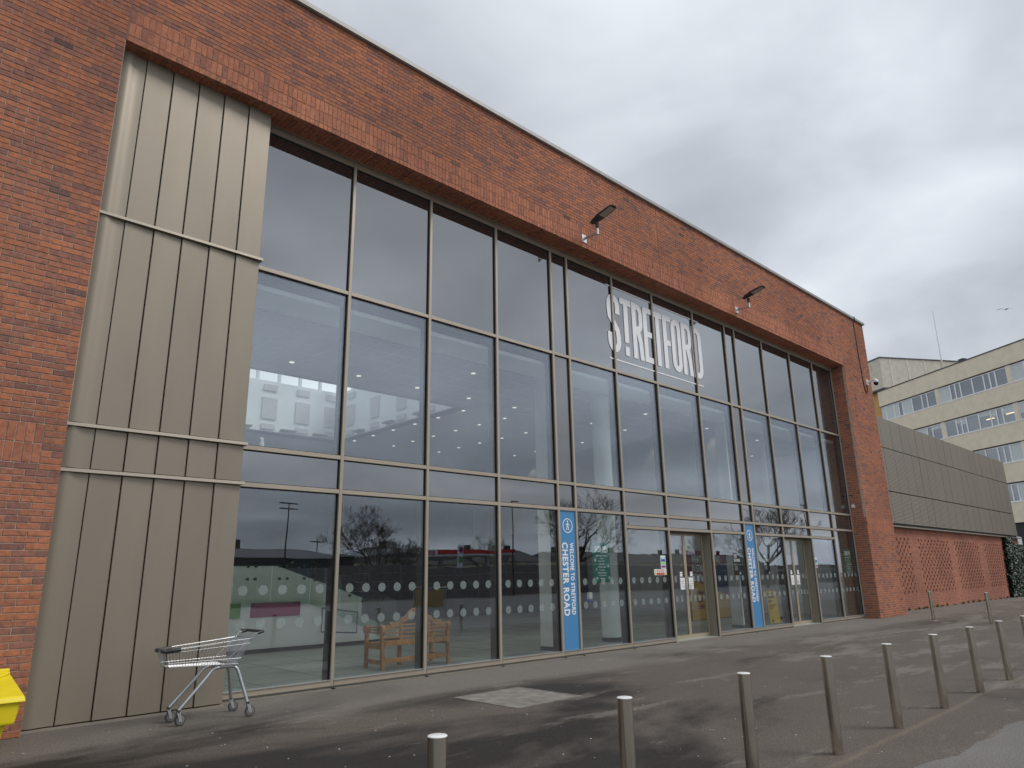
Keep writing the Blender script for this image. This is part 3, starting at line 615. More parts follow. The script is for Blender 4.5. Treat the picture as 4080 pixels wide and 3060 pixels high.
def letter(ch, x, wd):
    q = MB(); y0, y1 = .040, .0535; h = Z1-Z0; l, r_ = x+SW/2, x+wd-SW/2; b_, t_ = Z0+SW/2, Z1-SW/2
    def bar(a, c_, e, f): q.box(a, c_, y0, y1, e, f)
    if ch == 'S':
        rr = wd/2-SW/2; cx = x+wd/2
        pts = [(r_, Z1-.52)]+arc(cx, Z1-.30, rr, .30-SW/2, 0, 180, 10)+[(l, Z1-.46), (l+.03, Z1-.64), (cx, Z0+.80), (r_-.03, Z0+.62), (r_, Z0+.44)]+arc(cx, Z0+.30, rr, .30-SW/2, 0, -180, 10)+[(l, Z0+.52)]
        stroke(q, pts, SW, y0, y1)
    elif ch == 't': bar(x, x+wd, Z1-.17, Z1); bar(x+wd/2-SW/2, x+wd/2+SW/2, Z0+.36, Z1-.17); bar(x+wd/2-SW/2, x+wd/2+SW/2, Z0, Z0+.25)
    elif ch == 'T': bar(x, x+wd, Z1-.17, Z1); bar(x+wd/2-SW/2, x+wd/2+SW/2, Z0, Z1-.17)
    elif ch == 'E': bar(x, x+SW, Z0, Z1); [bar(x+SW, x+wd*(.92 if k == 1 else 1), z, z+.16) for k, z in enumerate((Z0, Z0+h*.5-.06, Z1-.16))]
    elif ch == 'F': bar(x, x+SW, Z0, Z1); [bar(x+SW, x+wd*(.9 if k == 0 else 1), z, z+.16) for k, z in enumerate((Z0+h*.5-.1, Z1-.16))]
    elif ch == 'O':
        rr = wd/2-SW/2; cx = x+wd/2; stroke(q, arc(cx, Z1-.29, rr, .29-SW/2, 0, 180, 10)+arc(cx, Z0+.29, rr, .29-SW/2, 180, 360, 10), SW, y0, y1, True)
    elif ch == 'D':
        bar(x, x+SW, Z0, Z1); c_ = x+wd-.25; stroke(q, [(x+SW, t_), (c_, t_)]+arc(c_, Z1-.30, .25-SW/2, .30-SW/2, 75, 0, 6)+arc(c_, Z0+.30, .25-SW/2, .30-SW/2, 0, -75, 6)+[(c_, b_), (x+SW, b_)], SW, y0, y1)
    elif ch == 'R':
        bar(x, x+SW, Z0, Z1); c_ = x+wd-.25; mz = Z0+h*.48
        stroke(q, [(x+SW, t_), (c_, t_)]+arc(c_, Z1-.28, .25-SW/2, .28-SW/2, 75, 0, 6)+arc(c_, mz+.28, .25-SW/2, .28-SW/2, 0, -75, 6)+[(c_, mz+SW/2), (x+SW, mz+SW/2)], SW*.95, y0, y1)
        stroke(q, [(c_+.02, mz+.10), (r_-.04, Z0+h*.30), (r_, Z0)], SW, y0+.0015, y1-.0015)
    return q.build('letter', 'white_letter', sg)
for ch, x, wd in (('S', 13.64, .52), ('t', 14.19, .48), ('R', 14.70, .47), ('E', 15.20, .41), ('T', 15.64, .46), ('F', 16.13, .39), ('O', 16.53, .48), ('R', 17.06, .50), ('D', 17.61, .49)): letter(ch, x, wd)
for z in (6.95, 8.96):
    q = MB(); q.box(13.64, 18.05, .044, .0535, z-.018, z+.018); q.build('rule_line', 'white_letter', sg)

# ================================================================== blue vertical signs
def blue_sign(i, label):
    a, c_ = BX[i]+.030, BX[i+1]-.030; cx = (a+c_)/2
    t = thing('blue_sign', label, 'sign', (cx, .03, .09), 'blue welcome signs')
    q = MB(); q.box(a, c_, .030, .052, .095, T4-.036); q.build('board', 'banner_blue', t)
    q = MB(); stroke(q, arc(cx-.0, 2.675, .15, .15, 0, 348, 28), .018, .024, .0305, True); q.build('ring', 'white_letter', t)
    q = MB(); f = lambda a, b_: (cx+a*.82, 2.675+(b_-2.66)*.82)
    hd_ = f(0, 2.772); q.lathe([(.021, 0), (.021, .006)], (hd_[0], .0245, hd_[1]), 12, 'y')
    for pts, wd in (([(-.005, 2.735), (-.005, 2.655)], .040), ([(-.005, 2.66), (-.03, 2.60), (-.045, 2.545)], .022), ([(.005, 2.66), (.03, 2.60), (.03, 2.545)], .022),
                    ([(-.015, 2.73), (-.055, 2.69), (-.06, 2.65)], .015), ([(.015, 2.73), (.05, 2.68), (.065, 2.655)], .015)): stroke(q, [f(*p_) for p_ in pts], wd, .0245, .0305)
    q.build('walking_figure', 'white_letter', t)
    rot = (R(90), R(90), 0)                        # reads downwards
    put_text('lettering', 'CHESTER ROAD', 'white_letter', t, (a+.055, .0295, 2.315), 1.53, .185, rot, embolden=.034, spacing=1.12)
    put_text('lettering', 'WELCOME TO STRETFORD', 'white_letter', t, (a+.30, .0295, 2.31), 1.51, .125, rot, embolden=.034, spacing=1.10)
blue_sign(4, 'tall blue CHESTER ROAD sign with walking figure, between the bench and the SHOPS OPEN poster')
blue_sign(9, 'tall blue CHESTER ROAD sign with walking figure, between the two pairs of doors')

# ================================================================== posters behind the glass
def poster(name, x0, x1, z0, z1, y, mt, label, cat='poster', group=None):
    t = thing(name, label, cat, ((x0+x1)/2, y, z0), group); q = MB(); q.box(x0, x1, y, y+.004, z0, z1); q.build('sheet', mt, t); return t
STAR = [(math.cos(R(90+36*k))*(1 if k % 2 == 0 else .26), math.sin(R(90+36*k))*(1 if k % 2 == 0 else .26)) for k in range(10)]
def star(t, x, z, s, y, a):
    ca, sa = math.cos(a), math.sin(a); q = MB(); q.prism([(x+s*(p*ca-q_*sa), z+s*(p*sa+q_*ca)) for p, q_ in STAR], y-.003, y-.0005); q.build('star', 'poster_text', t)
def shops_poster(x0, z0, y, label):
    t = poster('shops_poster', x0, x0+.62, z0, z0+.88, y, 'poster_green', label, group='green shops open posters'); cx = x0+.31
    put_text('lettering', 'SHOPS OPEN', 'poster_text', t, (x0+.08, y-.003, z0+.66), .47, .15, embolden=.035)
    for k, s in enumerate(('British Heart Foundation', 'Chimes', 'Claire Academy', 'Gala Gifts', 'Half Price Outlet', 'Heron Foods', 'Holland and Barrett', 'Hollywood Nails', 'Specsavers')):
        wd = .017*len(s); put_text('lettering', s, 'poster_text', t, (cx-wd/2+.01, y-.003, z0+.575-k*.063), wd, .034, embolden=.02)
    for dx_, dz, s, a in ((.57, .63, .038, .2), (.09, .49, .06, -.2), (.55, .36, .06, .5), (.13, .29, .045, .9), (.14, .09, .06, .2), (.57, .10, .05, -.4)): star(t, x0+dx_, z0+dz, s, y, a)
shops_poster(12.66, 1.45, .085, 'green SHOPS OPEN poster with white stars, in front of the round column')
shops_poster(26.55, 1.49, .085, 'green SHOPS OPEN poster with white stars, on the last pane before the brick jamb')
def black_poster(x0, label):
    z0, y = 1.54, .085; t = poster('black_poster', x0, x0+.41, z0, z0+.62, y, 'poster_black', label, group='black opening hours posters')
    put_text('lettering', '2 HOUR', 'poster_text', t, (x0+.04, y-.003, z0+.485), .17, .085, embolden=.02)
    put_text('lettering', 'FREE PARKING', 'poster_text', t, (x0+.04, y-.003, z0+.375), .33, .085, embolden=.02)
    for k in range(5): q = MB(); q.box(x0+.05, x0+.05+(.10, .0, .17, .16, .18)[k]+.01, y-.003, y-.0005, z0+.30-k*.035, z0+.312-k*.035); q.build('print_line', 'poster_text', t)
    q = MB(); q.box(x0+.30, x0+.38, y-.003, y-.0005, z0+.03, z0+.085); q.build('print_square', 'poster_text', t)
black_poster(18.83, 'black poster with white print on the pane left of the second blue sign'); black_poster(20.56, 'black poster with white print on the pane right of the second blue sign')
def access_card(x0, label, z0=1.74):
    y = .050; t = poster('access_sticker', x0, x0+.21, z0, z0+.32, y, 'paper', label, 'sticker', 'striped entrance stickers')
    for k, mt in enumerate(('sticker_cyan', 'sticker_blue', 'sticker_green', 'sticker_purple')):
        zz = z0+.325-.075*(k+1); hh = (.035, .06, .065, .055)[k]; q = MB(); q.box(x0+.02, x0+.19, y-.003, y-.0005, zz, zz+hh); q.build('stripe', mt, t)
access_card(15.25, 'striped cyan, blue, green and purple sticker above the warning strip by the first door')
access_card(24.02, 'striped cyan, blue, green and purple sticker on the pane right of the second door')
t = poster('warning_strip', 14.95, 15.47, 1.585, 1.73, .050, 'paper', 'white strip of small warning pictograms in yellow and red beside the first door', 'sticker')
for k in range(6):
    x = 14.965+k*.084; y_ = k in (0, 5); q = MB(); q.box(x, x+.07, .047, .0495, 1.592, 1.645); q.build('caption', 'sticker_yellow' if y_ else 'sticker_red', t)
    q = MB()
    if y_: q.prism([(x+.005, 1.655), (x+.065, 1.655), (x+.035, 1.72)], .047, .0495)
    else: stroke(q, arc(x+.035, 1.688, .026, .026, 0, 330, 11), .011, .047, .0495, True)
    q.build('pictogram', 'sticker_yellow' if y_ else 'sticker_red', t)
# yellow leaning board inside by the second door, and the printed hoarding further in
t = thing('yellow_board', 'tall yellow printed board standing inside the glass left of the second door', 'poster', (22.6, 1.05, 0))
K = lambda x, z, d: (22.42+(x-22.35)*1.36, 1.0+d+.06*z, z)
q = MB(); q.hexa([K(22.35, .02, 0), K(22.85, .02, 0), K(22.85, .02, .02), K(22.35, .02, .02), K(22.35, 1.02, 0), K(22.85, 1.02, 0), K(22.85, 1.02, .02), K(22.35, 1.02, .02)]); q.build('sheet', 'poster_gold', t)
for x0, x1, z0, z1 in ((22.40, 22.66, .90, .97), (22.40, 22.72, .80, .87), (22.40, 22.56, .66, .75), (22.41, 22.75, .56, .585), (22.41, 22.65, .51, .53), (22.41, 22.58, .46, .48), (22.42, 22.52, .06, .14)):
    q = MB(); q.hexa([K(x0, z0, -.004), K(x1, z0, -.004), K(x1, z0, -.0005), K(x0, z0, -.0005), K(x0, z1, -.004), K(x1, z1, -.004), K(x1, z1, -.0005), K(x0, z1, -.0005)]); q.build('print_block', 'poster_brown', t)
HY = 4.0
t = thing('printed_hoarding', 'large maroon, blue and yellow hoarding inside reading WHATS HAPPENING IN STRETFORD TOWN CENTRE', 'hoarding', (24.0, HY, 0))
q = MB(); q.box(22.55, 26.4, HY, HY+.05, 0, 2.42); q.build('panel', 'poster_maroon', t)
q = MB(); q.prism([(22.6, .02), (25.3, .02), (25.3, .75), (23.8, 1.15), (22.6, 1.42)], HY-.006, HY-.002); q.build('yellow_area', 'poster_yellow', t)
q = MB(); q.box(24.35, 26.3, HY-.010, HY-.007, .95, 1.95); q.build('blue_area', 'poster_navy', t)
for s, z, wd, x in (("WHAT'S HAPPENING", 1.98, 1.95, 22.78), ('IN STRETFORD', 1.66, 1.45, 22.78), ('TOWN CENTRE', 1.34, 1.40, 22.78)): put_text('lettering', s, 'poster_text', t, (x, HY-.012, z), wd, .27, embolden=.015)
for k, s in enumerate(('OPEN-HEARTED', 'INDEPENDENT', 'COMMUNITY')): put_text('lettering', s, 'poster_maroon', t, (22.95, HY-.012, .86-k*.24), .85, .15, embolden=.02)

# ================================================================== ramp inside with glass balustrade
RY = 6.1
t = thing('indoor_ramp', 'white indoor ramp with green glass balustrade and coloured panels behind the first panes', 'ramp', (8.0, RY, 0))
q = MB(); q.prism([(-2, .09), (-2, 1.20), (8.93, 1.20), (11.6, .28), (11.6, .09)], RY, RY+.12); q.build('side_wall', 'wall_white', t)
q = MB(); q.box(-2, 11.62, RY-.01, RY+.12, 0, .09); q.build('skirting', 'skirting', t)
q = MB(); q.prism([(-2, 1.0), (8.93, 1.0), (11.6, .12), (11.6, .0), (-2, .0)], RY+.125, RY+1.9); q.build('deck', 'concrete_wall', t)
q = MB(); q.prism([(-2, .0), (-2, 2.0), (8.93, 2.0), (11.6, 1.1), (11.6, .0)], RY+1.905, RY+2.0); q.build('far_wall', 'wall_white', t)
for x0, x1 in ((4.0, 5.45), (5.47, 6.92), (6.94, 7.86), (7.88, 8.88)):
    q = MB(); q.box(x0, x1, RY-.045, RY-.03, 1.05, 2.06); o = q.build('balustrade_pane', 'glass_rail', t)
for k in range(3):
    x0 = 8.90+k*.86; x1 = x0+.84; f = lambda x: -.40*(x-8.9)
    q = MB(); q.prism([(x0, 1.05+f(x0)), (x1, 1.05+f(x1)), (x1, 2.06+f(x1)), (x0, 2.06+f(x0))], RY-.045, RY-.03); q.build('balustrade_pane', 'glass_rail', t)
for x in (6.8, 7.26, 7.45, 8.05, 8.25, 8.7, 9.0, 9.55, 10.0, 10.4, 10.9):
    for z in (1.95, 1.66):
        zz = z-.40*max(0, x-8.9)-(.55 if x > 8.95 else 0)*0; q = MB(); q.lathe([(.035, 0), (.035, .05)], (x, RY-.09, zz), 10, 'y'); q.build('glass_bolt', 'dark_plastic', t)
for x0, x1, mt in ((7.42, 8.67, 'poster_magenta'), (5.6, 7.18, 'poster_lime'), (4.1, 5.35, 'poster_magenta')):
    q = MB(); q.box(x0, x1, RY-.012, RY-.002, .79, 1.12); q.build('colour_panel', mt, t)
q = MB(); q.tube([(9.2, RY-.14, .95), (9.2, RY-.14, .38), (10.2, RY-.14, .30), (10.2, RY-.14, .80), (9.2, RY-.14, .95)], .018, 8); q.build('handrail', 'dark_plastic', t)

# ================================================================== bench
t = thing('garden_bench', 'wooden garden bench with wavy arched back and rolled arms inside the glass', 'bench', (8.47, 1.28, 0))
bx0, bx1, yb, yf = 7.68, 9.27, .98, 1.58
for x in (bx0, bx1-.065):
    q = MB(); q.hexa([(x, yb-.02, 0), (x+.065, yb-.02, 0), (x+.065, yb+.05, 0), (x, yb+.05, 0), (x, yb+.03, .66), (x+.065, yb+.03, .66), (x+.065, yb+.09, .66), (x, yb+.09, .66)]); q.build('leg', 'wood', t, bevel=.006)
    q = MB(); q.box(x, x+.065, yf-.06, yf, 0, .62); q.build('leg', 'wood', t, bevel=.006)
    q = MB()                                       # rolled arm
    q.lathe([(.085, 0), (.085, .075)], (x+.032-.0375, yf-.03, .69), 16, 'x'); q.lathe([(.085, 0), (.085, .075)], (x+.032-.0375, yb+.06, .70), 16, 'x'); o = q.build('arm_scroll', 'wood', t, kind=None)
    for zz, rr in ((.74, .016), (.69, .014), (.64, .014)): q = MB(); q.tube([(x+.032, yb+.1, zz), (x+.032, yf-.05, zz)], rr, 8); q.build('arm_spindle', 'wood', t)
    q = MB(); q.box(x+.012, x+.053, yb+.05, yf-.06, .36, .43); q.build('side_rail', 'wood', t); q = MB(); q.box(x+.012, x+.053, yb+.05, yf-.06, .10, .17); q.build('side_rail', 'wood', t)
for z0, z1, y0 in ((.41, .50, yb+.0), (.115, .20, yb+.0), (.36, .44, yf-.055)): q = MB(); q.box(bx0+.066, bx1-.066, y0, y0+.045, z0, z1); q.build('rail', 'wood', t, bevel=.004)
for k in range(6): q = MB(); q.box(bx0+.03, bx1-.03, yb+.10+k*.082, yb+.165+k*.082, .44, .462); q.build('seat_slat', 'wood', t)
q = MB(); q.box(8.43, 8.49, yf-.06, yf, 0, .36); q.build('leg', 'wood', t)
for z in (.56, .63, .70, .77): q = MB(); q.box(bx0+.07, bx1-.07, yb+.035, yb+.058, z-.016, z+.016); q.build('back_slat', 'wood', t)
for x in (8.13, 8.76): q = MB(); q.box(x-.03, x+.03, yb+.03, yb+.07, .50, .86); q.build('back_stile', 'wood', t)
cxb = (bx0+bx1)/2; top = [(0, 1.07), (.10, 1.055), (.18, 1.01), (.24, .945), (.29, .905), (.32, .915), (.35, .895), (.40, .84), (.48, .815), (.56, .83), (.60, .80), (.60, .755), (.66, .75), (.73, .76), (.795, .72)]
bot = [(.795, .66), (.70, .66), (.62, .68), (.58, .72), (.50, .735), (.42, .735), (.36, .79), (.30, .82), (.22, .84), (.12, .92), (0, .95)]
half = top+bot
for s in (1, -1): q = MB(); q.prism([(cxb+s*a, b_) for a, b_ in half], yb+.02, yb+.065); q.build('top_rail', 'wood', t)

# ================================================================== wall lamps, camera, cable, sensor
def wall_lamp(x, z, label):
    t = thing('wall_lamp', label, 'lamp', (x, FY, z), 'wall lamps above the glass')
    q = MB(); q.box(x-.085, x+.085, FY-.016, FY-.003, z-.10, z+.10); q.build('plate', 'galv', t, bevel=.004)
    q = MB(); q.box(x-.025, x+.025, FY-.42, FY-.014, z-.022, z+.022); q.build('bracket_arm', 'galv', t)
    q = MB(); q.lathe([(.034, -.05), (.034, .12)], (x, FY-.43, z), 12); q.build('socket', 'galv', t, smooth=True)
    q = MB(); q.lathe([(.038, .11), (.042, .20), (.05, .26)], (x, FY-.43, z), 12); q.build('knuckle', 'black_metal', t, smooth=True)
    # head: flat tapering body, lens on its lower side, tilted up and outwards
    A = Vector((x, FY-.26, z+.29)); d = Vector((0, -.965, .26)).normalized(); nrm = Vector((0, .26, .965)).normalized(); rx_ = Vector((1, 0, 0))
    P = lambda a, s, h: tuple(A+d*a+rx_*s+nrm*h)
    q = MB(); st = [(0, .07, .03), (.10, .10, .055), (.30, .135, .065), (.62, .135, .045), (.72, .115, .035), (.755, .07, .028)]; vv = []; ff = []
    for a, s, h in st: vv += [P(a, -s, 0), P(a, s, 0), P(a, s*.8, h), P(a, -s*.8, h)]
    for i in range(len(st)-1):
        k = i*4
        for j in range(4): ff.append((k+j, k+(j+1) % 4, k+4+(j+1) % 4, k+4+j))
    ff += [(0, 3, 2, 1), tuple(len(vv)-4+j for j in range(4))]; q.add(vv, ff); hd = q.build('lamp_head', 'black_metal', t, bevel=.012)
    q = MB(); q.hexa([P(.34, -.105, -.006), P(.34, .105, -.006), P(.34, .105, -.001), P(.34, -.105, -.001), P(.69, -.095, -.006), P(.69, .095, -.006), P(.69, .095, -.001), P(.69, -.095, -.001)]); q.build('lens', 'lamp_lens', hd)
wall_lamp(12.20, 9.57, 'black wall lamp on a steel bracket above the glass, left of the white letters'); wall_lamp(19.49, 9.57, 'black wall lamp on a steel bracket above the glass, right of the white letters')
t = thing('security_camera', 'white dome security camera on a curved arm at the brick corner', 'camera', (29.72, FY, 9.0))
q = MB(); q.box(29.64, 29.80, FY-.05, FY-.002, 8.90, 9.13); q.build('wall_box', 'white_plastic', t, bevel=.01)
q = MB(); q.tube([(29.72, FY-.04, 9.03), (29.74, FY-.14, 9.05), (29.75, FY-.26, 9.10), (29.76, FY-.32, 9.11), (29.76, FY-.35, 9.08)], [.05, .038, .034, .04, .045], 12); q.build('arm', 'white_plastic', t, smooth=True)
q = MB(); q.lathe([(.04, .06), (.075, .04), (.095, 0), (.10, -.055)], (29.76, FY-.35, 9.03), 18); q.build('housing', 'white_plastic', t, smooth=True)
q = MB(); q.lathe([(.09, -.055), (.092, -.10), (.078, -.15), (.045, -.18), (.01, -.19)], (29.76, FY-.35, 9.03), 18); q.build('dome', 'smoked', t, smooth=True)
q = MB(); q.tube([(29.24, FY+.02, 11.75), (29.24, FY-.09, 11.74), (29.24, FY-.09, 11.6), (29.24, FY-.016, 11.5), (29.26, FY-.016, 10.3), (29.33, FY-.018, 9.1), (29.36, FY-.02, 8.82), (29.44, FY-.022, 8.60), (29.55, FY-.022, 8.56), (29.66, FY-.022, 8.63), (29.70, FY-.022, 8.90)], .016, 6)
tag(q.build('camera_cable', 'cable'), 'black cable running down the brick pier from the roof edge to the camera', 'cable')
t = thing('sensor_box', 'small white sensor box on the brick jamb above the doors', 'sensor', (RJ-.03, -.10, 3.93))
q = MB(); q.box(RJ-.07, RJ-.004, -.17, -.07, 3.87, 3.99); q.build('case', 'white_plastic', t, bevel=.006); q = MB(); q.box(RJ-.076, RJ-.071, -.15, -.09, 3.89, 3.93); q.build('lens', 'blind', t)

# ================================================================== bollards
def bollard(x, y, h, label, r_=.051, dent=False, group='steel bollards on the pavement'):
    t = thing('bollard', label, 'bollard', (x, y, GZ), group)
    ns, nh = 28, (26 if dent else 2); q = MB(); vv = []; ff = []
    for i in range(nh+1):
        z = h*i/nh
        for k in range(ns):
            a = 2*math.pi*k/ns; rr = r_
            if dent:
                da = (a-R(-52)+math.pi) % (2*math.pi)-math.pi; g = math.exp(-(da/.62)**2)*math.exp(-((z-.40)/.095)**2); rr = r_*(1-.42*g+.05*math.exp(-((abs(da)-.95)/.25)**2)*math.exp(-((z-.40)/.10)**2))
            vv.append((x+rr*math.cos(a), y+rr*math.sin(a), GZ+z))
    for i in range(nh):
        for k in range(ns): ff.append((i*ns+k, i*ns+(k+1) % ns, (i+1)*ns+(k+1) % ns, (i+1)*ns+k))
    ff.append(tuple(range(ns-1, -1, -1))); q.add(vv, ff); q.build('post', 'steel', t, smooth=True)
    q = MB(); q.lathe([(r_+.0005, h-.001), (r_+.0005, h+.003), (r_*.92, h+.006)], (x, y, GZ), 28); q.build('cap', 'cap_white', t, smooth=True)
    return t
BY = -7.43
nm = ['bollard cut off by the bottom edge, leftmost and nearest of the row', 'bollard cut off by the bottom edge, second from the left in the row', 'bollard just cut off by the bottom edge, third from the left in the row',
      'bollard with a mossy foot fully in view, fourth from the left in the row', 'bollard fifth from the left in the row, beside the lighter road surface', 'bollard sixth from the left in the row', 'bollard next to the dented one, seventh in the row',
      'bollard with a dented side, eighth in the row', 'bollard cut off by the right edge, last of the row in view']
for k in range(9): bollard(7.16+(k-3)*1.565, BY, .852, 'steel '+nm[k], dent=(k == 7))
t_b = bollard(27.2, -2.31, .94, 'shiny steel bollard standing alone in front of the brick pier', .054); q = MB(); q.lathe([(.14, .001), (.14, .007)], (27.2, -2.31, GZ), 22); q.build('base_plate', 'galv', t_b); bollard(26.53, -4.12, .92, 'steel bollard standing alone in front of the patterned brick wall', .054)

# ================================================================== access cover, litter, yellow bin
t = thing('access_cover', 'pale square concrete access cover set in the dark asphalt', 'manhole cover', (7.46, -2.8, GZ))
ax0, ax1, ay0, ay1 = 6.83, 8.12, -3.46, -2.15
q = MB()
for a in ((ax0, ax1, ay0, ay0+.035), (ax0, ax1, ay1-.035, ay1), (ax0, ax0+.035, ay0+.035, ay1-.035), (ax1-.035, ax1, ay0+.035, ay1-.035)): q.box(a[0], a[1], a[2], a[3], GZ+.001, GZ+.007)
q.build('frame', 'concrete', t)
q = MB(); q.box(ax0+.045, ax1-.045, ay0+.045, ay1-.045, GZ+.001, GZ+.0045); q.build('slab', 'concrete', t)
q = MB(); q.box(ax0+.35, ax0+.37, ay0+.05, ay1-.05, GZ+.005, GZ+.006); q.build('joint', 'concrete_wall', t)
li = MB()
for _ in range(330):
    x = random.uniform(.5, 22); y = random.uniform(-8.1, -.7); s = random.uniform(.006, .017); a = random.uniform(0, 6.3)
    li.add([(x+s*math.cos(a+k*1.57)*(1 if k % 2 else .55), y+s*math.sin(a+k*1.57)*(1 if k % 2 else .55), GZ+.006) for k in range(4)], [(0, 1, 2, 3)])
o = li.build('litter', 'paper', kind='stuff'); tag(o, 'tiny pale scraps of litter scattered over the asphalt', 'litter')
t = thing('grit_bin', 'bright yellow plastic grit bin cut off by the left edge', 'bin', (1.0, -1.2, GZ))
def frustum(q, x0, x1, y0, y1, z0, X0, X1, Y0, Y1, z1): q.hexa([(x0, y0, z0), (x1, y0, z0), (x1, y1, z0), (x0, y1, z0), (X0, Y0, z1), (X1, Y0, z1), (X1, Y1, z1), (X0, Y1, z1)])
q = MB(lambda a, b_, c_: (a-.12, b_, c_-.04 if c_ > 0 else c_)); frustum(q, .86, 1.70, -1.36, -.80, GZ, .80, 1.745, -1.42, -.74, .30); q.build('lower_body', 'yellow_plastic', t, bevel=.03, seg=3)
q = MB(lambda a, b_, c_: (a-.12, b_, c_-.04 if c_ > 0 else c_)); frustum(q, .73, 1.80, -1.50, -.68, .285, .70, 1.835, -1.53, -.66, .56); q.build('upper_body', 'yellow_plastic', t, bevel=.03, seg=3)
q = MB(lambda a, b_, c_: (a-.12, b_, c_-.04 if c_ > 0 else c_)); q.hexa([(.67, -1.56, .50), (1.865, -1.56, .50), (1.865, -.64, .57), (.67, -.64, .57), (.68, -1.53, .56), (1.85, -1.53, .56), (1.81, -.72, .74), (.72, -.72, .74)]); o = q.build('lid', 'yellow_plastic', t, bevel=.02, seg=3)
q = MB(lambda a, b_, c_: (a-.12, b_, c_-.04 if c_ > 0 else c_)); q.tube([(.75, -1.47, .57), (1.25, -1.3, .62), (1.80, -.85, .725)], .012, 6); q.build('lid_rib', 'yellow_plastic', o)
q = MB(lambda a, b_, c_: (a-.12, b_, c_-.04 if c_ > 0 else c_)); q.box(.72, 1.82, -.75, -.70, .70, .765); q.build('hinge_ridge', 'yellow_plastic', o, bevel=.015)

# ================================================================== shopping trolley
t = thing('shopping_trolley', 'empty wire shopping trolley with grey tube frame standing by the metal cladding', 'trolley', (3.8, -1.02, GZ))
# basket corners (front = left in the picture); near side is y = -1.27
FBx, FTx, RBx, RTx = 3.24, 3.17, 4.05, 4.21
fb, ft, rb, rtop = .62, .82, .60, .895
yn, yfar = -1.27, -.78; yn2, yf2 = -1.18, -.88      # rear and front half widths
def bk_pt(u, v, s):
    """u along front->rear, v bottom->top, s near(0)->far(1)"""
    xb = FBx+(RBx-FBx)*u; xt = FTx+(RTx-FTx)*u; x = xb+(xt-xb)*v
    z = (fb+(rb-fb)*u)*(1-v)+(ft+(rtop-ft)*u)*v
    e = .03*(1-v); ya = yn2+(yn-yn2)*u+e; yb_ = yf2+(yfar-yf2)*u-e
    return (x, ya+(yb_-ya)*s, z)
wr = MB(); WR = .0026
for s in (0, 1):
    for k in range(27): u = k/26; wr.tube([bk_pt(u, 0, s), bk_pt(u, 1, s)], WR, 5)
    for v in (.22, .8): wr.tube([bk_pt(k/6, v, s) for k in range(7)], .0036, 5)
for k in range(11): s = k/10; wr.tube([bk_pt(0, 0, s), bk_pt(0, 1, s)], WR, 5); 
for k in range(15): s = k/14; wr.tube([bk_pt(1, 0, s), bk_pt(1, 1, s)], WR, 5)
for k in range(27): u = k/26; wr.tube([bk_pt(u, 0, 0), bk_pt(u, 0, 1)], WR, 5)
for k in range(8): s = k/7; wr.tube([bk_pt(0, 0, s), bk_pt(1, 0, s)], WR, 5)
wr.build('wire_mesh', 'chrome', t, kind='stuff')
rim = MB()
rim.tube([bk_pt(0, 1, 0), bk_pt(1, 1, 0), bk_pt(1, 1, 1), bk_pt(0, 1, 1), bk_pt(0, 1, 0)], .0065, 8); rim.build('rim', 'chrome', t, smooth=True)
rim = MB(); rim.tube([bk_pt(0, 0, 0), bk_pt(1, 0, 0), bk_pt(1, 0, 1), bk_pt(0, 0, 1), bk_pt(0, 0, 0)], .006, 8); rim.build('bottom_rim', 'chrome', t, smooth=True)
for s in (0, 1):
    q = MB(); a = Vector(bk_pt(.75, 0, s)); b_ = Vector(bk_pt(1, 1, s)); q.tube([a, b_], .005, 6); q.build('side_stay', 'chrome', t)
    q = MB(); q.tube([bk_pt(.97, .95, s), (4.235, bk_pt(1, 1, s)[1], .95), (4.31, bk_pt(1, 1, s)[1], .965)], .011, 8); q.build('handle_stay', 'chrome', t, smooth=True)
    y = bk_pt(1, 1, s)[1]; q = MB(); q.tube([(4.27, y, .955), (4.345, y, .972)], [.018, .02], 10); q.build('handle_end', 'dark_plastic', t, smooth=True)
q = MB(); q.tube([(4.335, yn-.01, .972), (4.335, yfar+.01, .972)], .019, 12); q.build('handle', 'dark_plastic', t, smooth=True)
q = MB(); q.box(4.30, 4.34, yfar-.0, yfar+.12, .94, .985); o = q.build('coin_lock', 'dark_plastic', t, bevel=.006); q = MB(); q.box(4.295, 4.299, yfar+.02, yfar+.06, .93, .955); q.build('coin_key', 'red_plastic', o)
for s0, s1 in ((0, .18), (1, .82)):
    q = MB(); a = bk_pt(.17, 1, s0); c_ = bk_pt(0, 1, s0); d_ = bk_pt(0, 1, .5); q.tube([(a[0], a[1], a[2]-.012), (c_[0]+.03, c_[1], c_[2]-.012), (c_[0]-.008, c_[1]*(.85)+d_[1]*.15, c_[2]-.012), (c_[0]-.010, c_[1]*.6+d_[1]*.4, c_[2]-.012)], .025, 8); q.build('corner_bumper', 'dark_plastic', t, smooth=True)
q = MB(); q.box(3.86, 4.06, -1.19, -.86, .575, .592); q.build('base_plate', 'galv', t)
q = MB(); a = Vector(bk_pt(.80, 0, .06)); c_ = Vector(bk_pt(.80, .9, .06)); q.hexa([bk_pt(.84, .04, .08), bk_pt(.99, .04, .08), bk_pt(.99, .04, .92), bk_pt(.84, .04, .92), bk_pt(.84, .09, .08), bk_pt(.99, .09, .08), bk_pt(.99, .09, .92), bk_pt(.84, .09, .92)]); q.build('seat_flap', 'galv', t)
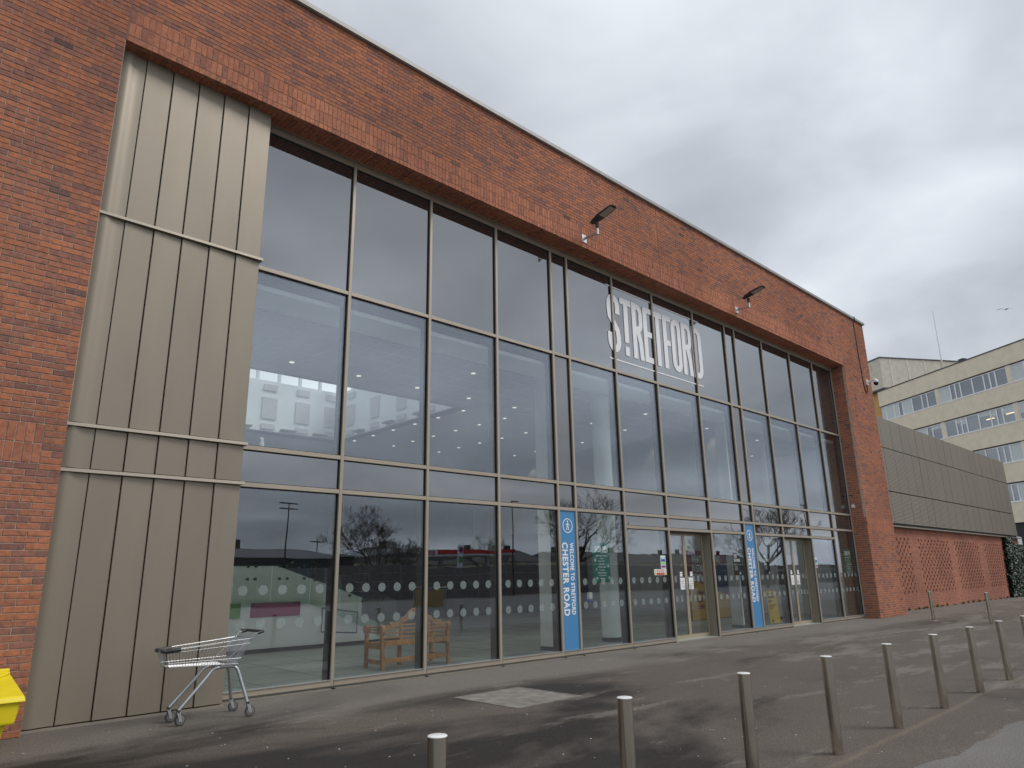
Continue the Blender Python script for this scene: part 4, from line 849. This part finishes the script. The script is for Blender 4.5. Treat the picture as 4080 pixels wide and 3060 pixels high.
for k, (yfr, yre) in enumerate(((-1.235, -1.27), (-.915, -.755))):
    ym = -1.16 if k == 0 else -.90
    q = MB(); P_ = [(3.375, yfr, .135), (3.48, yfr*.8+ym*.2, .245), (3.70, yfr*.3+ym*.7, .475), (3.755, ym, .535), (3.80, ym, .560), (3.86, ym, .568), (4.0, ym, .568), (4.045, ym, .560), (4.075, ym*.9+yre*.1, .535), (4.10, ym*.8+yre*.2, .48), (4.20, yre, .135)]
    q.tube(P_, .0205, 10); q.build('frame_tube', 'tube_grey', t, smooth=True)
def castor(x, y, ang):
    o0 = MB(); ca, sa = math.cos(ang), math.sin(ang); T = lambda a, b_, c_: (x+a*ca-b_*sa, y+a*sa+b_*ca, c_+GZ); wr_ = .0635
    q = MB(T); q.lathe([(.0215, .150), (.0215, .172), (.017, .182)], (0, 0, 0), 12); cs = q.build('castor', 'black_metal', t, smooth=True)
    q = MB(T)
    for s in (-1, 1): q.hexa([(-.02, s*.0165-.002, .155), (.022, s*.0165-.002, .155), (.022, s*.0165+.002, .155), (-.02, s*.0165+.002, .155), (.018, s*.0205-.002, .050), (.052, s*.0205-.002, .050), (.052, s*.0205+.002, .050), (.018, s*.0205+.002, .050)])
    q.box(-.022, .024, -.018, .018, .15, .157); q.build('fork', 'galv', cs)
    q = MB(T); q.lathe([(.052, -.014), (.0635, -.011), (.0635, .011), (.052, .014)], (.035, 0, wr_), 26, 'y'); q.build('tyre', 'rubber', cs, smooth=True)
    q = MB(T); q.lathe([(.012, -.017), (.030, -.016), (.048, -.0145), (.0515, -.012), (.0515, .012), (.048, .0145), (.030, .016), (.012, .017)], (.035, 0, wr_), 22, 'y'); q.build('hub', 'wheel_grey', cs, smooth=True)
for x, y, a in ((3.37, -1.24, .15), (3.37, -.91, .1), (4.205, -1.275, .05), (4.205, -.75, -.15)): castor(x, y, a)
q = MB(); q.tube([(3.43, -1.22, .17), (3.45, -.93, .17)], .005, 6); q.build('cross_wire', 'chrome', t)
# ================================================================== lower wing: patterned brick wall under ribbed sheets
PX0, PX1, PY = 30.6, 54.7, .45
wing = thing('low_wing', 'low wing with grey-brown ribbed metal sheets above a patterned red brick wall', 'building', (44, .6, GZ))
LY = .56
q = MB(); q.box(PX0, 55.0, LY+.012, 12, GZ, 3.40); q.build('wall', 'mortar', wing)
q = MB(); q.box(PX0, PX1-.1, PY+.06, 12, 3.40, 8.2); q.build('upper_wall', 'wall_dark', wing)
zone = ((33.48, 35.15), (36.2, 40.6), (41.65, 45.9), (47.05, 51.4))
rows, proud = [], []
nrow = round((3.05-GZ)/BH)
for i, b_ in enumerate(courses(PX0, 55.0, GZ, 3.05)):
    rows.append(b_)
p = (3.05-GZ)/nrow
for i in range(9, nrow-1):
    if i % 2 == 0: continue
    z = GZ+i*p
    for a, c_ in zone:
        x = a+(.235 if (i//2) % 2 else 0)
        while x < c_-.12: proud.append((x, x+.115, z+.005, z+p-.005)); x += .47
brick_mass('brickwork', rows, 'brick_lattice', wing, LY)
pr = [(shows(b_), b_) for b_ in proud]; pr.sort(key=lambda t_: -t_[0])
q = MB(); q.box(-.0575, .0575, -.045, 0, -(p-.010)/2, (p-.010)/2); o = q.build('projecting_brick', 'brick_lattice'); pme = o.data; bpy.data.objects.remove(o)
for a, b_ in pr[:300]: place(pme, 'projecting_brick', wing, ((b_[0]+b_[1])/2, LY-.004, (b_[2]+b_[3])/2))
q = MB()
for a, b_ in pr[300:]: q.box(b_[0], b_[1], LY-.045, LY-.004, b_[2], b_[3])
if pr[300:]: q.build('projecting_brickwork', 'brick_lattice', wing, kind='stuff')
brick_mass('soldier_course', soldiers(PX0, 55.0, 3.05, 3.16)+soldiers(PX0, 55.0, 3.16, 3.39), 'brick_lattice', wing, LY)
q = MB(); q.box(PX0, 55.0, PY-.10, LY+.06, 3.405, 3.46); q.build('ledge', 'flashing', wing)
q = MB(); q.box(PX0, 54.6, PY+.05, PY+.12, 3.46, 3.58); q.build('shadow_gap', 'gasket_shade', wing)
seams = [33.3]
for d_ in (1.27, 1.23, 1.09, 1.01, 1.0, 1.07, 1.19, 1.13, 1.15, 1.1, 1.1, 1.15, 1.1, 1.15, 1.1, 1.15, 1.1, 1.15, 1.1): seams.append(seams[-1]+d_)
seams = [30.6, 32.0]+seams; seams[-1] = PX1
for z0, z1 in ((3.57, 4.925), (4.955, 6.87), (6.90, 8.27)):
    for i in range(len(seams)-1):
        g2 = .020; q = MB(); q.box(seams[i]+g2, seams[i+1]-.005, PY-random.uniform(.0, .006), PY+.04, z0, z1); q.build('cladding_panel', 'ribbed_sheet', wing)

# ================================================================== ivy
def leaves(name, parent, boxes, n, size, y_face, mt='leaf'):
    q = MB()
    for x0, x1, z0, z1, k in boxes:
        for _ in range(int(n*k)):
            x = random.uniform(x0, x1); z = random.uniform(z0, z1); y = y_face-abs(random.gauss(0, .10))-.02
            s = size*random.uniform(.6, 1.3); d = Vector((random.uniform(-.7, .7), -1, random.uniform(-.1, 1.0))).normalized(); u = d.orthogonal().normalized(); u.rotate(Matrix.Rotation(random.uniform(0, 6.28), 3, d)); v = d.cross(u)
            c_ = Vector((x, y, z)); q.add([c_-u*s, c_-v*s*.75+d*s*.2, c_+u*s, c_+v*s*.75+d*s*.2], [(0, 1, 2, 3)])
    return q.build(name, mt, parent, kind='stuff', recalc=False)
iv = thing('ivy', 'dark green ivy covering the end of the patterned brick wall', 'ivy', (54.5, .4, GZ))
bx_ = [(50.9, 52.9, .0, 3.05, 1.0), (51.1, 52.8, 2.9, 3.42, .28)]+[(52.6, 62, 0, 3.0+.0, 3.4), (50.5, 51.2, 0, 1.3, .2), (50.7, 51.3, 1.0, 2.2, .2)]
leaves('foliage', iv, bx_, 4200, .085, LY-.03)
q = MB(); q.box(51.35, 62, LY-.06, LY-.005, 0, 2.85); q.build('stem_mat', 'conifer', iv)
wd_ = MB()
for _ in range(42):
    x = random.uniform(32.8, 50.5); h = random.uniform(.05, .16)
    for k in range(9):
        a = random.uniform(-1, 1)*.09; wd_.add([(x+a, LY-.06, GZ), (x+a+.03, LY-.10, GZ), (x+a*1.6+.01, LY-.09, GZ+h*random.uniform(.6, 1))], [(0, 1, 2)])
tag(wd_.build('weeds', 'grass_patch', kind='stuff', recalc=False), 'small green weeds along the foot of the patterned brick wall', 'weeds')
t = thing('air_conditioning_unit', 'pale air conditioning unit above the ivy at the right edge', 'machine', (57.6, 1.2, 3.0))
q = MB(); q.box(56.4, 58.4, 1.0, 1.6, 2.9, 3.62); q.build('case', 'upvc', t, bevel=.03); q = MB(); stroke(q, arc(57.0, 3.25, .22, .22, 0, 340, 16), .03, .985, .999, True); q.build('fan_ring', 'galv', t)
q = MB(); q.box(55.2, 62, .62, 6, GZ, 2.9); q.build('plinth_wall', 'dark_brick', t)

# ================================================================== office block behind
TH = R(31.737); OP = Vector((84.284, 17.059, 0)); oe = Vector((-math.sin(TH), -math.cos(TH), 0)); on = Vector((math.cos(TH), -math.sin(TH), 0))
OT = lambda u, w_, z: tuple(OP+oe*u+on*w_+Vector((0, 0, z)))
off = thing('office_block', 'cream rendered office block with rows of white framed windows behind the low wing', 'building', (OP.x, OP.y, GZ))
ZR, ZH, ST, WH, ZB = 21.25, 19.50, 3.5, 1.675, 5.52
UL = 34.0
bays = [0.14-.48+.48]
mull = [[.14, .81, 2.05, 2.76, 3.35, 4.74, 6.14, 6.85, 8.06]]+[[8.57+8.36*k+m_ for m_ in (0, 1.34, 1.96, 2.60, 4.03, 5.36, 6.02, 6.66, 7.90)] for k in range(3)]
q = MB(OT); q.box(0, UL, .16, 12, GZ, ZR-.25); q.build('core', 'wall_dark', off)
for k in range(5):
    zt = ZR if k == 0 else ZH-(k-1)*ST-WH; zb = ZH-k*ST if k < 4 else ZB
    q = MB(OT); q.box(0, UL, 0, .18, zb, zt); q.build('spandrel_band', 'render_cream', off)
for k in range(4):
    z1 = ZH-k*ST; z0 = z1-WH
    for b2 in range(4):
        ms = mull[b2]
        if b2: q = MB(OT); q.box(mull[b2-1][-1]+.02, ms[0]-.02, .03, .18, z0, z1); q.build('pier', 'render_cream', off)
        for i in range(len(ms)-1):
            a, c_ = ms[i], ms[i+1]
            if a > UL-.5: continue
            q = MB(OT); f = .075
            q.box(a, a+f, .07, .15, z0, z1-.06); q.box(c_-f, c_, .07, .15, z0, z1-.06); q.box(a+f, c_-f, .075, .15, z0, z0+.09); q.box(a+f, c_-f, .075, .15, z1-.15, z1-.06)
            wn_ = q.build('window', 'upvc', off)
            q = MB(OT); q.box(a+f, c_-f, .115, .135, z0+.09, z1-.15); q.build('pane', 'glass_office', wn_)
            if (b2, i, k) in ((2, 0, 0), (0, 1, 0), (0, 2, 0), (0, 4, 0)) or (k in (1, 3) and random.random() < .75) or random.random() < .12:
                hh = random.choice((.25, .25, .4, .62, 1.0)) if k == 1 else (1.0 if k != 3 else .98); q = MB(OT); q.box(a+f+.004, c_-f-.004, .108, .113, z1-.15-(WH-.24)*hh, z1-.152); q.build('blind', 'blind', wn_)
    q = MB(OT); q.box(0, UL, -.03, .10, z0-.045, z0-.002); q.build('sill', 'upvc', off)
    q = MB(OT); q.box(0, UL, -.012, .02, z1-.004, z1+.055); q.build('drip_line', 'dark_brick', off)
for u, z in ((16.1, 15.35), (13.95, 15.3)):
    q = MB(OT); q.box(u-.6, u+.3, .1135, .1145, z-.2, z-.12); q.build('ceiling_light', 'lit_panel', off)
q = MB(OT); q.box(-.04, UL, -.05, .4, ZR, ZR+.10); q.build('roof_edge', 'roof_grey', off)
q = MB(OT); q.box(0, UL, .35, 1.0, GZ, ZB); q.build('ground_storey', 'dark_brick', off)
q = MB(OT); q.box(8, UL, .25, .34, 4.3, 4.5); q.build('red_band', 'red_paint', off)
# stair tower standing at the end of the block
tw = thing('stair_tower', 'taller cream tower with vertical ribs rising behind the office roof', 'building', (OP.x, OP.y, GZ))
q = MB(OT); q.box(-9, 1.17, 0.5, 30, GZ, 21.57); q.build('shaft', 'buff_brick', tw)
q = MB(OT); q.box(-9.5, 1.17, -.02, 30, 21.57, 25.05); q.build('tank_room', 'render_grey', tw)
q = MB(OT); q.box(-9.6, 1.25, -.1, 30.1, 25.05, 25.17); q.build('roof_edge', 'roof_grey', tw)
q = MB(OT); q.box(-9.5, 1.2, -.01, 4, 21.40, 21.565); q.build('soffit_beam', 'roof_grey', tw)
for k in range(11): q = MB(OT); q.box(1.172, 1.20, 1.2+k*2.3, 1.34+k*2.3, 21.57, 25.04); q.build('rib', 'render_rib', tw)
t = thing('roof_mast', 'thin pale mast standing on the office roof', 'mast', OT(9.3, .3, ZR)); 
q = MB(); q.tube([OT(9.3, .3, ZR+.1), OT(9.32, .3, ZR+1.1)], .10, 8); q.build('base', 'render_grey', t); q = MB(); q.tube([OT(9.32, .3, ZR+1.1), OT(9.37, .3, 27.65)], [.05, .03], 8); q.build('pole', 'galv', t)
t = thing('roof_cowl', 'small grey vent cowl on the office roof edge', 'vent', OT(11.6, .3, ZR)); q = MB(OT); q.box(11.45, 11.95, .2, .6, ZR+.1, ZR+.35); q.build('cowl', 'roof_grey', t); q = MB(OT); q.box(11.4, 12.0, .15, .65, ZR+.35, ZR+.42); q.build('cap', 'roof_grey', t)
# gull
c_ = CAM+(rt*(4007-2040)/FPX-up*(1233-1530)/FPX+fw)*62
t = thing('gull', 'gull gliding in the grey sky at the right', 'bird', tuple(c_))
P = lambda a, b_, h: tuple(c_+rt*a+fw*b_+up*h)
q = MB(); q.tube([P(-.26, 0, 0), P(-.16, 0, .01), P(0, 0, .02), P(.15, 0, .02), P(.24, 0, .03)], [.012, .05, .065, .045, .012], 8); q.build('body', 'white_plastic', t, smooth=True)
for s in (-1, 1):
    q = MB(); vv = [P(-.10, 0, .03), P(.08, 0, .03), P(-.02+.10*s, -s*.32, .10), P(-.14+.10*s, -s*.32, .10), P(-.06+.30*s, -s*.62, .02), P(-.12+.30*s, -s*.62, .02)]
    q.add(vv+[(a[0], a[1], a[2]-.012) for a in vv], [(0, 1, 2, 3), (3, 2, 4, 5), (6, 9, 8, 7), (9, 11, 10, 8), (0, 3, 9, 6), (1, 7, 8, 2), (3, 5, 11, 9), (2, 8, 10, 4), (4, 10, 11, 5)]); q.build('wing', 'roof_grey', t)

# ================================================================== across the road (seen reflected in the glass)
def bare_tree(x, y, h, spread, label, seed, trunk_r=.22, depth=7):
    rnd = random.Random(seed); t = thing('bare_tree', label, 'tree', (x, y, GZ), 'bare winter trees across the road'); tr, cr = MB(), MB()
    def grow(p, d, L, r_, lv):
        n = 3; pts = [p]; q_ = p.copy(); dd = d.copy()
        for _ in range(n):
            dd = (dd+Vector((rnd.gauss(0, .13), rnd.gauss(0, .13), rnd.gauss(.03, .08)))).normalized(); q_ = q_+dd*(L/n); pts.append(q_.copy())
        (tr if lv <= 1 else cr).tube(pts, [r_*(1-.35*k/n) for k in range(n+1)], 6 if lv < 2 else 3, caps=False)
        if lv >= depth: return
        nb = rnd.choice((2, 3)) if lv > 1 else (3 if lv else 5)
        for k in range(nb):
            az = rnd.uniform(0, 6.28); tilt = rnd.uniform(.35, .75)*(spread if lv < 2 else 1); a = dd.orthogonal().normalized(); a.rotate(Matrix.Rotation(az, 3, dd)); nd = (dd*math.cos(tilt)+a*math.sin(tilt)); nd.z += .10; nd.normalize()
            s = pts[-1] if k == 0 else pts[rnd.randint(max(1, n-1), n)]
            grow(s, nd, L*rnd.uniform(.66, .84), max(.011, r_*rnd.uniform(.5, .66)), lv+1)
    grow(Vector((x, y, GZ)), Vector((0, 0, 1)), h*.24, trunk_r, 0)
    tr.build('trunk', 'bark', t, recalc=False); cr.build('crown', 'twig', t, kind='stuff', recalc=False)
bare_tree(35.2, -45, 9.0, 1.15, 'rounded bare tree reflected in the second pane', 4, .18, 8)
bare_tree(37.0, -41, 6.5, .9, 'small bare tree reflected beside the rounded one', 5, .12)
bare_tree(61.5, -45, 13.2, 1.3, 'broad bare tree reflected behind the first blue sign', 8, .36, 8)
bare_tree(53.5, -50, 7.5, 1.1, 'low bare tree reflected above the filling station', 13, .16)
bare_tree(78.5, -30, 11.4, 1.25, 'bare tree reflected above the second blue sign', 21, .28, 8)
bare_tree(97, -48, 10, 1.1, 'distant bare tree reflected in the far panes', 34, .22)
bare_tree(88, -70, 9, 1.1, 'distant bare tree reflected in the first door', 55, .22)
t = thing('conifer_tree', 'narrow dark conifer reflected beside the first door', 'tree', (78, -62, GZ)); q = MB(); q.tube([(78, -62, GZ), (78, -62, 2)], .2, 8); q.build('trunk', 'bark', t)
q = MB()
for _ in range(1500):
    z = random.uniform(.8, 9.0); rr = (9.3-z)*.17*random.uniform(.5, 1.05); a = random.uniform(0, 6.28); p_ = Vector((78+rr*math.cos(a), -62+rr*math.sin(a), z)); o_ = Vector((math.cos(a), math.sin(a), -.2))*.35; s_ = Vector((-math.sin(a), math.cos(a), 0))*.1; q.add([p_-s_, p_+s_, p_+o_], [(0, 1, 2)])
q.build('crown', 'conifer', t, kind='stuff', recalc=False)
# boundary wall: concrete posts and panels
t = thing('panel_fence', 'grey concrete panel fence on the far side of the road', 'fence', (50, -40, GZ))
for k in range(34):
    x = 20+k*3.0; q = MB(); q.box(x-.09, x+.09, -40.09, -39.91, GZ, 2.75); q.build('post', 'concrete_wall', t)
    for j in range(4): q = MB(); q.box(x+.092, x+2.908, -40.03-.004*j, -39.97, GZ+.02+j*.67, GZ+.02+(j+1)*.67-.025); q.build('panel', 'fence_board', t)

def long_house(x0, x1, y0, y1, ze, zr, label, wallm='render_cream', roofm='roof_tile', cat='house', win=True, name='bungalow'):
    t = thing(name, label, cat, ((x0+x1)/2, y1, GZ)); q = MB(); q.box(x0, x1, y0, y1, GZ, ze); q.build('wall', wallm, t)
    ym = (y0+y1)/2; q = MB(); q.add([(x0-.3, y1+.35, ze-.05), (x1+.3, y1+.35, ze-.05), (x1+.3, y0-.35, ze-.05), (x0-.3, y0-.35, ze-.05), (x0+1, ym, zr), (x1-1, ym, zr)], [(0, 1, 5, 4), (1, 2, 5), (2, 3, 4, 5), (3, 0, 4), (0, 3, 2, 1)]); rf_ = q.build('roof', roofm, t)
    for k in range(int((x1-x0)/7)):
        x = x0+3.5+k*7; q = MB(); q.box(x-.35, x+.35, ym-.3, ym+.3, zr-.4, zr+.75); q.build('chimney', 'dark_brick', rf_)
        if win: q = MB(); q.box(x-1, x+1, y1+.002, y1+.06, ze-1.35, ze-.25); o = q.build('window', 'upvc', t); q = MB(); q.box(x-.9, x-.04, y1+.062, y1+.07, ze-1.25, ze-.35); q.build('pane', 'glass_office', o); q = MB(); q.box(x+.04, x+.9, y1+.062, y1+.07, ze-1.25, ze-.35); q.build('pane', 'glass_office', o)
    return t
long_house(46, 74, -70, -60, 3.55, 5.2, 'cream bungalow with a dark roof behind the panel fence, nearer the filling station')
long_house(77, 104, -70, -60, 3.55, 5.2, 'cream bungalow with a dark roof behind the panel fence, beyond the broad bare tree')
long_house(107, 140, -72, -62, 3.6, 5.3, 'last cream bungalow with a dark roof behind the panel fence')
long_house(2, 34, -60, -45.5, 3.6, 4.6, 'low dark retail shed reflected in the first pane', 'wall_dark', 'roof_grey', 'building', False, 'retail_shed')
for k, (x, z) in enumerate(((21, 5.3), (24.5, 5.2), (28.5, 5.4))): pass
# filling station canopy and price totem
t = thing('filling_station', 'filling station canopy with a red and white band reading ESSO, reflected in the third pane', 'filling station', (47.5, -52, GZ))
q = MB(); q.box(41, 54, -58, -46, 3.88, 4.42); q.build('canopy', 'upvc', t)
q = MB(); q.box(43.8, 54.02, -46, -45.93, 4.06, 4.44); q.build('red_band', 'petrol_red', t)
q = MB(); q.box(40.6, 43.75, -46, -45.90, 3.86, 4.46); q.build('name_panel', 'upvc', t)
put_text('lettering', 'ESSO', 'petrol_red', t, (43.4, -45.88, 3.98), 2.4, .36, (R(90), 0, R(180)), embolden=.03)
for x in (43, 52):
    for y in (-56, -48): q = MB(); q.box(x-.2, x+.2, y-.2, y+.2, GZ, 3.88); q.build('post', 'upvc', t)
t = thing('price_totem', 'white filling station totem with a round badge', 'sign', (45.8, -44.5, GZ)); q = MB(); q.box(45.15, 45.75, -44.6, -44.4, GZ, 4.75); q.build('pylon', 'upvc', t)
q = MB(); q.lathe([(.27, 0), (.27, .02)], (45.45, -44.39, 4.35), 18, 'y'); o = q.build('badge', 'petrol_red', t); q = MB(); q.lathe([(.15, 0), (.15, .01)], (45.45, -44.365, 4.35), 18, 'y'); q.build('badge_centre', 'sticker_blue', o); q = MB(); q.box(45.2, 45.7, -44.398, -44.38, 3.25, 3.75); q.build('price_panel', 'poster_lime', t)
def street_lamp(x, y, h, label, heads=((1, 0), (-1, 0))):
    t = thing('street_lamp', label, 'street lamp', (x, y, GZ), 'street lamps across the road'); q = MB(); q.tube([(x, y, GZ), (x, y, h)], [.08, .05], 8); q.build('pole', 'black_metal', t)
    for dx_, dz in heads: q = MB(); q.box(min(x, x+dx_*.8), max(x, x+dx_*.8), y-.12, y+.12, h+dz, h+dz+.08); q.build('lamp_head', 'black_metal', t)
street_lamp(27.4, -45, 7.9, 'tall double-headed street lamp reflected in the first pane', ((1, 0), (-1, 0), (1, -.45), (-1, -.45))); street_lamp(34.0, -52, 5.2, 'short street lamp reflected in the first pane'); street_lamp(86, -28, 9.4, 'street lamp reflected right of the second blue sign', ((-1, 0),))
street_lamp(46.6, -38.5, 8.5, 'street lamp reflected beside the filling station totem', ((1, 0),))
t = thing('barrier_frame', 'steel barrier with a sheet of chipboard on the far pavement', 'barrier', (26.2, -24, GZ))
q = MB(); q.tube([(24.9, -24, GZ), (24.9, -24, 1.1), (27.5, -24, 1.1), (27.5, -24, GZ)], .03, 8); q.build('frame', 'galv', t); q = MB(); q.box(25.0, 27.4, -24.03, -24.0, .0, 1.0); q.build('board', 'osb', t)

# ================================================================== small things on the window ledges
t = thing('spray_bottle', 'white spray bottle on the inner ledge beside the metal cladding', 'bottle', (4.75, .14, T3+.035))
q = MB(); q.lathe([(.036, .036), (.038, .05), (.038, .13), (.016, .16), (.014, .175)], (4.75, .14, T3), 14); q.build('body', 'white_plastic', t, smooth=True)
q = MB(); q.box(4.71, 4.775, .13, .15, T3+.175, T3+.205); q.box(4.765, 4.773, .133, .147, T3+.145, T3+.175); q.build('trigger_head', 'white_plastic', t)
t = thing('hand_gel_dispenser', 'small white dispenser with a blue base below the nearer SHOPS OPEN poster', 'dispenser', (12.55, .10, 1.03))
q = MB(); q.box(12.50, 12.61, .085, .16, 1.10, 1.24); q.build('case', 'white_plastic', t, bevel=.012); q = MB(); q.box(12.505, 12.605, .09, .155, 1.03, 1.098); q.build('base', 'sticker_blue', t, bevel=.008)
t = thing('ledge_papers', 'white papers lying on the ledge above the first door', 'paper', (15.0, .14, T3+.035))
q = MB(); q.box(14.85, 15.20, .10, .20, T3+.0345, T3+.06); q.build('sheet', 'paper', t)
